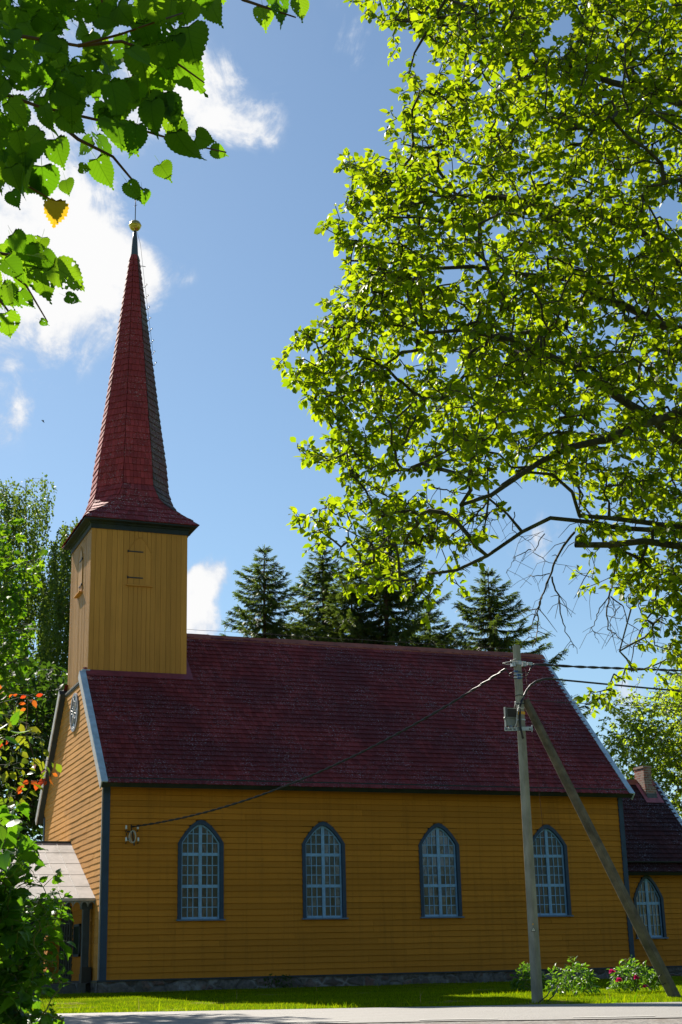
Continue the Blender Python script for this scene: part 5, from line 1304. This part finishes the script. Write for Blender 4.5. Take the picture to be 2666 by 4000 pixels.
# ------------------------------------------------------------------ shrubs at the lower left
def bush():
    base = Q(20, 2353, 10.3); base[2] = ground_at(base)
    t = thing('leafy_bush', 'dense dark green bush with large toothed leaves in the lower left corner', 'bush', base)
    T = Tree(); T.line([base, base+np.array([0, 0, .9])], r0=.03, r1=.02)
    pl_ = [(-160, 1900), (0, 1870), (45, 1855), (60, 1900), (110, 1945), (70, 1990), (105, 2060), (118, 2130), (135, 2200), (118, 2260), (135, 2353), (110, 2500), (-160, 2500)]
    pl_ = [(x-34, y+10) for x, y in pl_]
    A_ = clump(poly_points(pl_, 300, lambda x, y: 10.2+rng.uniform(-.55, .55)), 3, .07)
    A_ = np.concatenate([A_, np.array([Q(x-24, y, 10+rng.uniform(-.2, .2)) for x, y in ((112, 1952), (60, 1868), (40, 1858), (135, 2060), (140, 2080), (150, 2065), (120, 2100), (132, 2110), (118, 2150), (165, 2000), (128, 2240), (148, 2238), (100, 1975), (120, 2200), (140, 2345), (125, 2330))])])
    A_ = A_[A_[:, 2] > base[2]+.1]
    T.grow(A_, step=.12, jit=.012, droop=.25); T.mesh('stems', M['twig_green'], t, n=4, tip=.0022, k=.36)
    foliage('foliage', T, tmpl_heart(serr=14, depth=.035, wid=.40, tip=.26, fold=.22, cup=.16), M['leaf_bush'], t, 8, .36, .082, var=.32, droop=.3, horiz=.7, pet=.2, side=.8, sun=.3)
    base2 = Q(75, 2353, 9.9); base2[2] = ground_at(base2)
    t2 = thing('wispy_shrub', 'light wispy shrub with small pale leaves growing at the edge of the dark bush', 'shrub', base2)
    T = Tree(); T.line([base2, base2+np.array([0, 0, .8])], r0=.012, r1=.008)
    pl2 = [(75, 2070), (120, 2040), (150, 2065), (155, 2110), (120, 2170), (140, 2190), (150, 2250), (120, 2290), (140, 2345), (90, 2353), (70, 2200)]
    A_ = np.concatenate([clump(poly_points(pl2, 34, lambda x, y: 9.9+rng.uniform(-.25, .2)), 2, .03), np.array([Q(x, y, 9.8) for x, y in ((152, 2060), (145, 2078), (138, 2045), (158, 2100), (150, 2235), (118, 2048), (146, 2345))])])
    T.grow(A_, step=.1, jit=.008, droop=.2); T.mesh('stems', M['twig_green'], t2, n=4, tip=.0018, k=.34)
    foliage('foliage', T, LEAF6, M['leaf_bush'], t2, 7, .35, .044, var=.3, droop=.2, horiz=.8, pet=.2, side=.8, sun=.4)
    base3 = Q(-60, 2353, 11.2); base3[2] = ground_at(base3)
    t3 = thing('plum_shrub', 'loose shrub with orange and red young leaves left of the church gable', 'shrub', base3)
    T = Tree(); T.line([base3, Q(-60, 2000, 11.2), Q(-40, 1760, 11.2)], r0=.03, r1=.012)
    T.line([Q(-40, 1760, 11.2), Q(0, 1615, 11.1), Q(45, 1603, 11.1), Q(85, 1593, 11.1)], par=len(T.par)-1, r0=.006, r1=.002)
    pl3 = [(-80, 1560), (0, 1590), (50, 1600), (70, 1680), (100, 1740), (95, 1790), (60, 1820), (0, 1850), (-80, 1850)]
    A_ = clump(poly_points(pl3, 40, lambda x, y: 11.1+rng.uniform(-.4, .4)), 2, .05)
    T.grow(A_, step=.12, jit=.012, droop=.15); T.mesh('stems', M['bark'], t3, n=4, tip=.0022, k=.36)
    foliage('foliage', T, LEAF6, M['leaf_plum'], t3, 5, .30, .062, var=.3, droop=.45, horiz=.6, pet=.2, side=.8)
    R2 = Tree(); R2.line([Q(60, 1680, 11.1), Q(80, 1745, 11.05), Q(112, 1775, 11)], r0=.004, r1=.002)
    R2.grow(np.array([Q(x, y, 11.05) for x, y in ((78, 1600), (65, 1598), (10, 1580), (20, 1590), (95, 1757), (80, 1755), (117, 1775), (105, 1768), (98, 1790), (85, 1795), (110, 1790), (58, 1797), (50, 1800), (5, 1700))]), step=.1, jit=.004)
    foliage('young_leaves', R2, LEAF6, M['leaf_red'], t3, 4, .10, .058, var=.25, droop=.6, horiz=.4, side=.7)
    R2.mesh('young_twigs', M['twig_red'], t3, n=4, tip=.002)
    base4 = Q(-40, 2353, 8.6); base4[2] = ground_at(base4)
    t4 = thing('sapling', 'young sapling with a few big lit yellow-green leaves at the left edge', 'sapling', base4)
    T = Tree(); T.line([base4, Q(-50, 2000, 8.6), Q(-40, 1720, 8.6)], r0=.012, r1=.004)
    T.grow(np.array([Q(x, y, 8.6) for x, y in ((12, 1645), (5, 1690), (20, 1665), (-10, 1600), (15, 1905), (8, 1950), (30, 1880))]), step=.1, jit=.006)
    T.mesh('stems', M['twig_green'], t4, n=4, tip=.002)
    foliage('leaves', T, tmpl_heart(serr=14, depth=.02, wid=.42, fold=.15), M['leaf_bush'], t4, 2, .06, .085, var=.15, droop=.6, horiz=.2, side=.5, sun=-.2)
bush()

# ------------------------------------------------------------------ trees beyond the church
def crown_tree(name, label, px, top, dist, polys, ncl, per_cl, rcl, tm, mat, per, length, size, depth, bark, droop=.3, horiz=.7, r0=.2, tip=.010, grp=None, sun=.3, extra=None, tw=.5):
    base = Q(px, 1900, dist); base[2] = ground_at(base)
    t = thing(name, label, 'tree', base, grp)
    topw = Q(px, top, dist); T = Tree()
    T.line([base-np.array([0, 0, .3]), base+(topw-base)*.4+rng.normal(0, .1, 3)*np.array([1, 1, 0]), base+(topw-base)*.75+rng.normal(0, .15, 3)*np.array([1, 1, 0]), topw], r0=r0, r1=.02, step=.6)
    A_ = np.concatenate([clump(poly_points(p, int(ncl*f), lambda x, y: dist+rng.uniform(-1, 1)*depth), per_cl, rcl) for p, f in polys])
    if extra is not None: A_ = np.concatenate([A_, extra])
    A_ = A_[A_[:, 2] > base[2]+.6]
    T.grow(A_, step=tw, jit=.05, droop=.1, zbias=1.2); T.mesh('trunk', bark, t, n=5, tip=tip, k=.40, rmax=.12)
    foliage('crown', T, tm, mat, t, per, length, size, var=.25, droop=droop, horiz=horiz, pet=.2, sun=sun)
    return t
crown_tree('maple_tree', 'maple with lit yellow-green lobed leaves left of the tower', -130, 1150, 33,
           [([(-260, 1230), (-20, 1195), (35, 1200), (50, 1240), (20, 1270), (88, 1300), (40, 1350), (58, 1400), (80, 1455), (40, 1490), (66, 1555), (30, 1600), (0, 1640), (-260, 1700)], 1.0)], 330, 3, .22, MAPLE, M['leaf_maple'], 13, .65, .135, 2.6, M['bark'], droop=.35, horiz=.8, tip=.006, tw=.35)
crown_tree('hazel_thicket', 'dark bushy tree with small leaves behind the gable and the bush', 40, 1700, 60,
           [([(-200, 1540), (60, 1530), (150, 1560), (160, 1690), (140, 1760), (115, 1900), (100, 2060), (90, 2200), (-200, 2200)], 1.0)], 900, 3, .45, LEAF6, M['leaf_dark'], 13, 1.2, .27, 2.6, M['bark'], droop=.35, horiz=.7, tip=.008)
def birch(label, px, top, dist, poly, ns, r0):
    base = Q(px, 1900, dist); base[2] = ground_at(base)
    t = thing('birch_tree', label, 'tree', base, 'birches left of the tower')
    topw = Q(px, top, dist); T = Tree()
    T.line([base-np.array([0, 0, .3]), base+(topw-base)*.5+np.array([.2, 0, 0]), topw], r0=r0, r1=.02, step=.6)
    A_ = poly_points(poly, ns, lambda x, y: dist+rng.uniform(-1, 1)*3.2)
    T.grow(A_, step=.5, jit=.06, droop=.25, zbias=2.5)
    ends = [ids[-1] for ids in T.tw if ids]; p = []; 
    # hanging strands
    S2 = MB(); posn = []
    for e in ends:
        for _ in range(3):
            L_ = rng.uniform(.9, 2.8); n = int(L_/.10); a = T.p[e]+rng.normal(0, .12, 3); w_ = rng.normal(0, .12, 2)
            tq = np.linspace(0, 1, n); pts = np.stack([a[0]+w_[0]*tq+rng.normal(0, .05, n), a[1]+w_[1]*tq+rng.normal(0, .05, n), a[2]+.1-tq*L_], 1); posn.append(pts)
    pos = np.concatenate(posn); n = len(pos); ax = rng.normal(0, .55, (n, 3))+np.array([0, 0, -.8])
    T.mesh('trunk', M['bark_birch'], t, n=5, tip=.007, k=.42, rmax=.10)
    leaves_mesh('crown', TINY, pos, frames(ax, rng.normal(0, 1, (n, 3))+SUN*.5), rng.uniform(.11, .22, n), M['leaf_birch'], t)
birch('tall weeping birch at the left edge, its top rising clear of the maple', 60, 1105, 82, [(-160, 1120), (0, 1105), (55, 1110), (100, 1096), (122, 1098), (112, 1180), (85, 1230), (120, 1350), (110, 1500), (130, 1640), (0, 1700), (-160, 1700)], 820, .26)
birch('weeping birch standing directly beside the tower wall', 185, 1195, 78, [(120, 1240), (150, 1205), (180, 1192), (215, 1205), (225, 1300), (225, 1480), (215, 1640), (150, 1690), (100, 1660), (95, 1500), (105, 1340)], 520, .24)
crown_tree('poplar_tree', 'rounded olive-green tree behind the brick chimney', 1640, 1500, 62,
           [([(1405, 1690), (1440, 1612), (1480, 1602), (1530, 1585), (1568, 1550), (1720, 1480), (1850, 1600), (1850, 1900), (1560, 1860), (1480, 1800), (1440, 1800), (1402, 1745)], 1.0)], 1500, 3, .42, LEAF6, M['leaf_ash'], 16, .9, .125, 3.0, M['bark'], droop=.35, horiz=.6, tip=.007,
           extra=np.array([Q(x, y, 62) for x, y in ((1412, 1640), (1432, 1608), (1455, 1598), (1408, 1700), (1400, 1740), (1490, 1588), (1530, 1560), (1545, 1530))]))
def spruce(px, top, dist, label, spread, hvis=9.0, grp='spruces behind the church', lean=0.0):
    topw = Q(px, top, dist); base = topw.copy(); base[2] = ground_at(base)
    t = thing('spruce_tree', label, 'tree', base, grp)
    Hh = topw[2]-base[2]; b = MB(); b.tube([base-np.array([0, 0, .3]), base+np.array([0, 0, Hh*.5]), topw-np.array([0, 0, 1.5]), topw], [.26*Hh/20, .17*Hh/20, .045, .012], 7)
    pos = []; ax = []; up = []; sc = []
    h = .25
    while h < Hh-1.5:
        det = h < hvis
        nb = int(rng.integers(5, 8)); a0 = rng.uniform(0, 6.28)
        Lr = spread*(h**.86)*rng.uniform(.82, 1.1)*(1 if h < 8 else (8/h)**.45)
        for k in range(nb):
            a = a0+k*2*math.pi/nb+rng.normal(0, .18); L_ = Lr*rng.uniform(.7, 1.18)
            if L_ < .15: L_ = .15
            dr = np.array([math.cos(a), math.sin(a), 0]); n = max(3, int(L_/.16)); f = np.linspace(.0, 1, n+1)
            rise = .30*math.exp(-h/2.2)-.10; c = topw-np.array([0, 0, h])
            zz = L_*(rise*f-.26*f*(1-f)*min(1.2, .35+h*.15)+.13*f**3)
            pts = c+dr*(L_*f)[:, None]+np.array([0, 0, 1.0])*zz[:, None]
            b.tube(pts[::2] if n > 4 else pts, np.linspace(.016+.007*L_, .006, len(pts[::2] if n > 4 else pts)), 4, cap=False)
            side = np.array([-dr[1], dr[0], 0])
            rep = 6 if det else 1
            for i in range(1, n+1):
                tg = pts[i]-pts[i-1]; tg /= np.linalg.norm(tg)
                wdt = (1-f[i])*.65+.25
                for sg in (-1, 1):
                    for r_ in range(rep):
                        d = tg*rng.uniform(.3, 1.0)+side*sg*rng.uniform(.35, 1.1)*wdt+np.array([0, 0, -rng.uniform(.05, .75)*min(1, .35+h*.12)])
                        pos.append(pts[i]+rng.normal(0, .03, 3)); ax.append(d); up.append(np.array([0, 0, 1.0])+rng.normal(0, .5, 3)); sc.append(rng.uniform(.20, .40)*(1.0 if h > 1 else .7)*(1 if det else 1.7))
            pos.append(pts[-1]); ax.append(tg+np.array([0, 0, .1])); up.append(np.array([0, 0, 1.0])); sc.append(.3)
        h += rng.uniform(.26, .42)*(1 if det else 2)
    for k in range(10): pos.append(topw-np.array([0, 0, .05*k])); a = k*2.4; ax.append(np.array([math.cos(a)*.5, math.sin(a)*.5, 1.2])); up.append(np.array([math.cos(a), math.sin(a), 0])); sc.append(.22)
    b.build('trunk', M['bark_pine'], t)
    pos, ax, up, sc = map(np.array, (pos, ax, up, sc))
    leaves_mesh('crown', SPRIG, pos, frames(ax, up), sc, M['needles'], t)
spruce(607, 1256, 72, 'leftmost spruce behind the church, standing beside the white cloud', .66)
spruce(741, 1243, 74, 'slim open spruce behind the ridge, second from the left', .58)
spruce(806, 1300, 70, 'short dense spruce hidden between the slim one and the tallest', .58, hvis=7)
spruce(880, 1165, 71, 'tallest and broadest spruce, its top hidden by overhanging leaves', .72, hvis=11)
spruce(985, 1385, 73, 'low spruce whose side boughs show right of the tallest one', .74, hvis=5)
spruce(1121, 1308, 70, 'lone conical spruce behind the right end of the ridge', .80, hvis=7)
spruce(1640, 1290, 67, 'dark spruce at the right edge behind the hanging leaves', .50, hvis=9)

# ------------------------------------------------------------------ peonies, small shrub, grass
def peony(x, y, w_, h_, label, flowers=()):
    g = gpx(x, y); t = thing('peony_bush', label, 'plant', g, 'peonies by the church wall')
    T = Tree(); T.line([g-np.array([0, 0, .03]), g+np.array([0, 0, .05])], r0=.01, r1=.01)
    A_ = []
    for k in range(150):
        a = rng.uniform(0, 6.28); e = math.asin(rng.uniform(.12, 1)); r = rng.uniform(.75, 1.05)
        A_.append(g+np.array([math.cos(a)*math.cos(e)*w_*r, math.sin(a)*math.cos(e)*w_*.8*r, math.sin(e)*h_*r*rng.uniform(.8, 1.15)]))
    T.grow(np.array(A_), step=.10, jit=.008, droop=.2); T.mesh('stems', M['twig_green'], t, n=4, tip=.0025, k=.3)
    foliage('foliage', T, LEAF6, M['leaf_peony'], t, 10, .32, .095, var=.28, droop=.15, horiz=.8, pet=.1, side=.95, wsc=(.5, .7), sun=.3)
    for fx, fy, s, pale_ in flowers:
        dd = (g-CAM)@AF; c = D(fx, fy, dd-.75*w_); s = s*1.25; n = 34; a = rng.uniform(0, 6.28, n); e = rng.uniform(-.2, 1.4, n)
        ax = np.stack([np.cos(a)*np.cos(e), np.sin(a)*np.cos(e), np.sin(e)], 1)
        leaves_mesh('flower', LEAF6, np.tile(c-np.array([0, 0, s*.1]), (n, 1))+ax*s*.10, frames(ax, np.tile([0, 0, 1.0], (n, 1))+rng.normal(0, .4, (n, 3))), np.full(n, s*.52)*rng.uniform(.8, 1.1, n), M['petal'] if not pale_ else M['petal_pale'], t, np.full(n, 1.6), np.full(n, .35))
M['petal_pale'] = leaf('faded_petals', (.60, .28, .30), (.60, .34, .34), (.7, .4, .4), (.7, .4, .4), .4, .5, .3)
peony(2068, 3872, .40, .60, 'leafy green plant without blooms directly behind the foot of the pole')
peony(2245, 3888, .55, .70, 'largest leafy plant without blooms between the pole and the flowering peony')
peony(2480, 3876, .55, .64, 'peony with magenta blooms left of the strut foot', [(2390, 3797, .105, 0), (2419, 3831, .105, 0), (2486, 3820, .09, 0), (2517, 3855, .07, 0), (2528, 3853, .06, 1), (2541, 3864, .05, 1)])
def wall_shrub():
    g = gpx(990, 3872); g = np.array([4.55, -.42, ground_at((4.55, -.42))]); t = thing('low_shrub', 'small dark low shrub against the fieldstone plinth', 'shrub', g)
    T = Tree(); T.line([g, g+np.array([0, 0, .05])], r0=.01, r1=.01)
    A_ = [g+np.array([rng.normal(0, .22), rng.uniform(-.12, .12), rng.uniform(.05, .32)]) for _ in range(45)]
    T.grow(np.array(A_), step=.1, jit=.01); T.mesh('stems', M['bark'], t, n=4, tip=.002, k=.3); foliage('foliage', T, LEAF6, M['leaf_dark'], t, 8, .2, .06)
wall_shrub()
def grass():
    n = 210000; x = rng.uniform(-7, 17, n); y = rng.uniform(-15, 1.5, n); s = RN[0]*x+RN[1]*y
    k = (s > S_FAR-.03) & ((y < -.08) | (x < -.1)) & (y < 1.5)
    x, y, s = x[k], y[k], s[k]; n = len(x); z = zfun(x, y)-.005
    patch = .5+.5*np.sin(x*1.3+np.sin(y*2.1))*np.cos(y*1.7-x*.4)
    h = rng.uniform(.025, .065, n)*(.7+.5*patch); edge = (s < S_FAR+.35); h[edge] *= rng.uniform(1.0, 2.4, edge.sum()); h *= np.where(rng.random(n) < .01, 2.0, 1)
    ax = np.stack([rng.normal(0, .38, n), rng.normal(0, .38, n), np.ones(n)], 1)
    o = leaves_mesh('grass', BLADE, np.stack([x, y, z], 1), frames(ax, rng.normal(0, 1, (n, 3))), h, M['grass_blade'], None, rng.uniform(.05, .11, n)*1.15); tag(o, kind='stuff')
    m = 260; x = rng.uniform(-4, 16, m); y = rng.uniform(-14, -.2, m); s = RN[0]*x+RN[1]*y; k = (s > S_FAR) & ((s < S_FAR+.6) | (rng.random(m) < .12)); x, y = x[k], y[k]; m = len(x)
    o = leaves_mesh('dry_grass', BLADE, np.stack([x, y, zfun(x, y)], 1), frames(np.stack([rng.normal(0, .25, m), rng.normal(0, .25, m), np.ones(m)], 1), rng.normal(0, 1, (m, 3))), rng.uniform(.12, .30, m), M['straw'], None, np.full(m, .05)); tag(o, kind='stuff')
grass()
def bird():
    c = D(169, 1646, 62); t = thing('bird', 'tiny dark bird flying in the sky left of the spire', 'bird', c)
    ax = (AR*.75-AU*.65); ax /= np.linalg.norm(ax); sd_ = np.cross(ax, AF); sd_ /= np.linalg.norm(sd_)
    b = MB(); b.tube([c-ax*.09, c-ax*.05, c, c+ax*.05, c+ax*.085], [.004, .016, .02, .016, .004], 8); mt = simple('bird_feathers', (.015, .016, .022), .6, .2, 20); b.build('body', mt, t)
    for sg in (-1, 1):
        b = MB(); w_ = AF*.9*sg+sd_*.25
        b.mesh([c-ax*.03, c+ax*.03, c+ax*.0+w_*.12, c-ax*.06+w_*.22, c-ax*.03-sd_*.004, c+ax*.03-sd_*.004], [(0, 1, 2), (0, 2, 3), (4, 2, 5), (4, 3, 2)]); b.build('wing', mt, t)
bird()
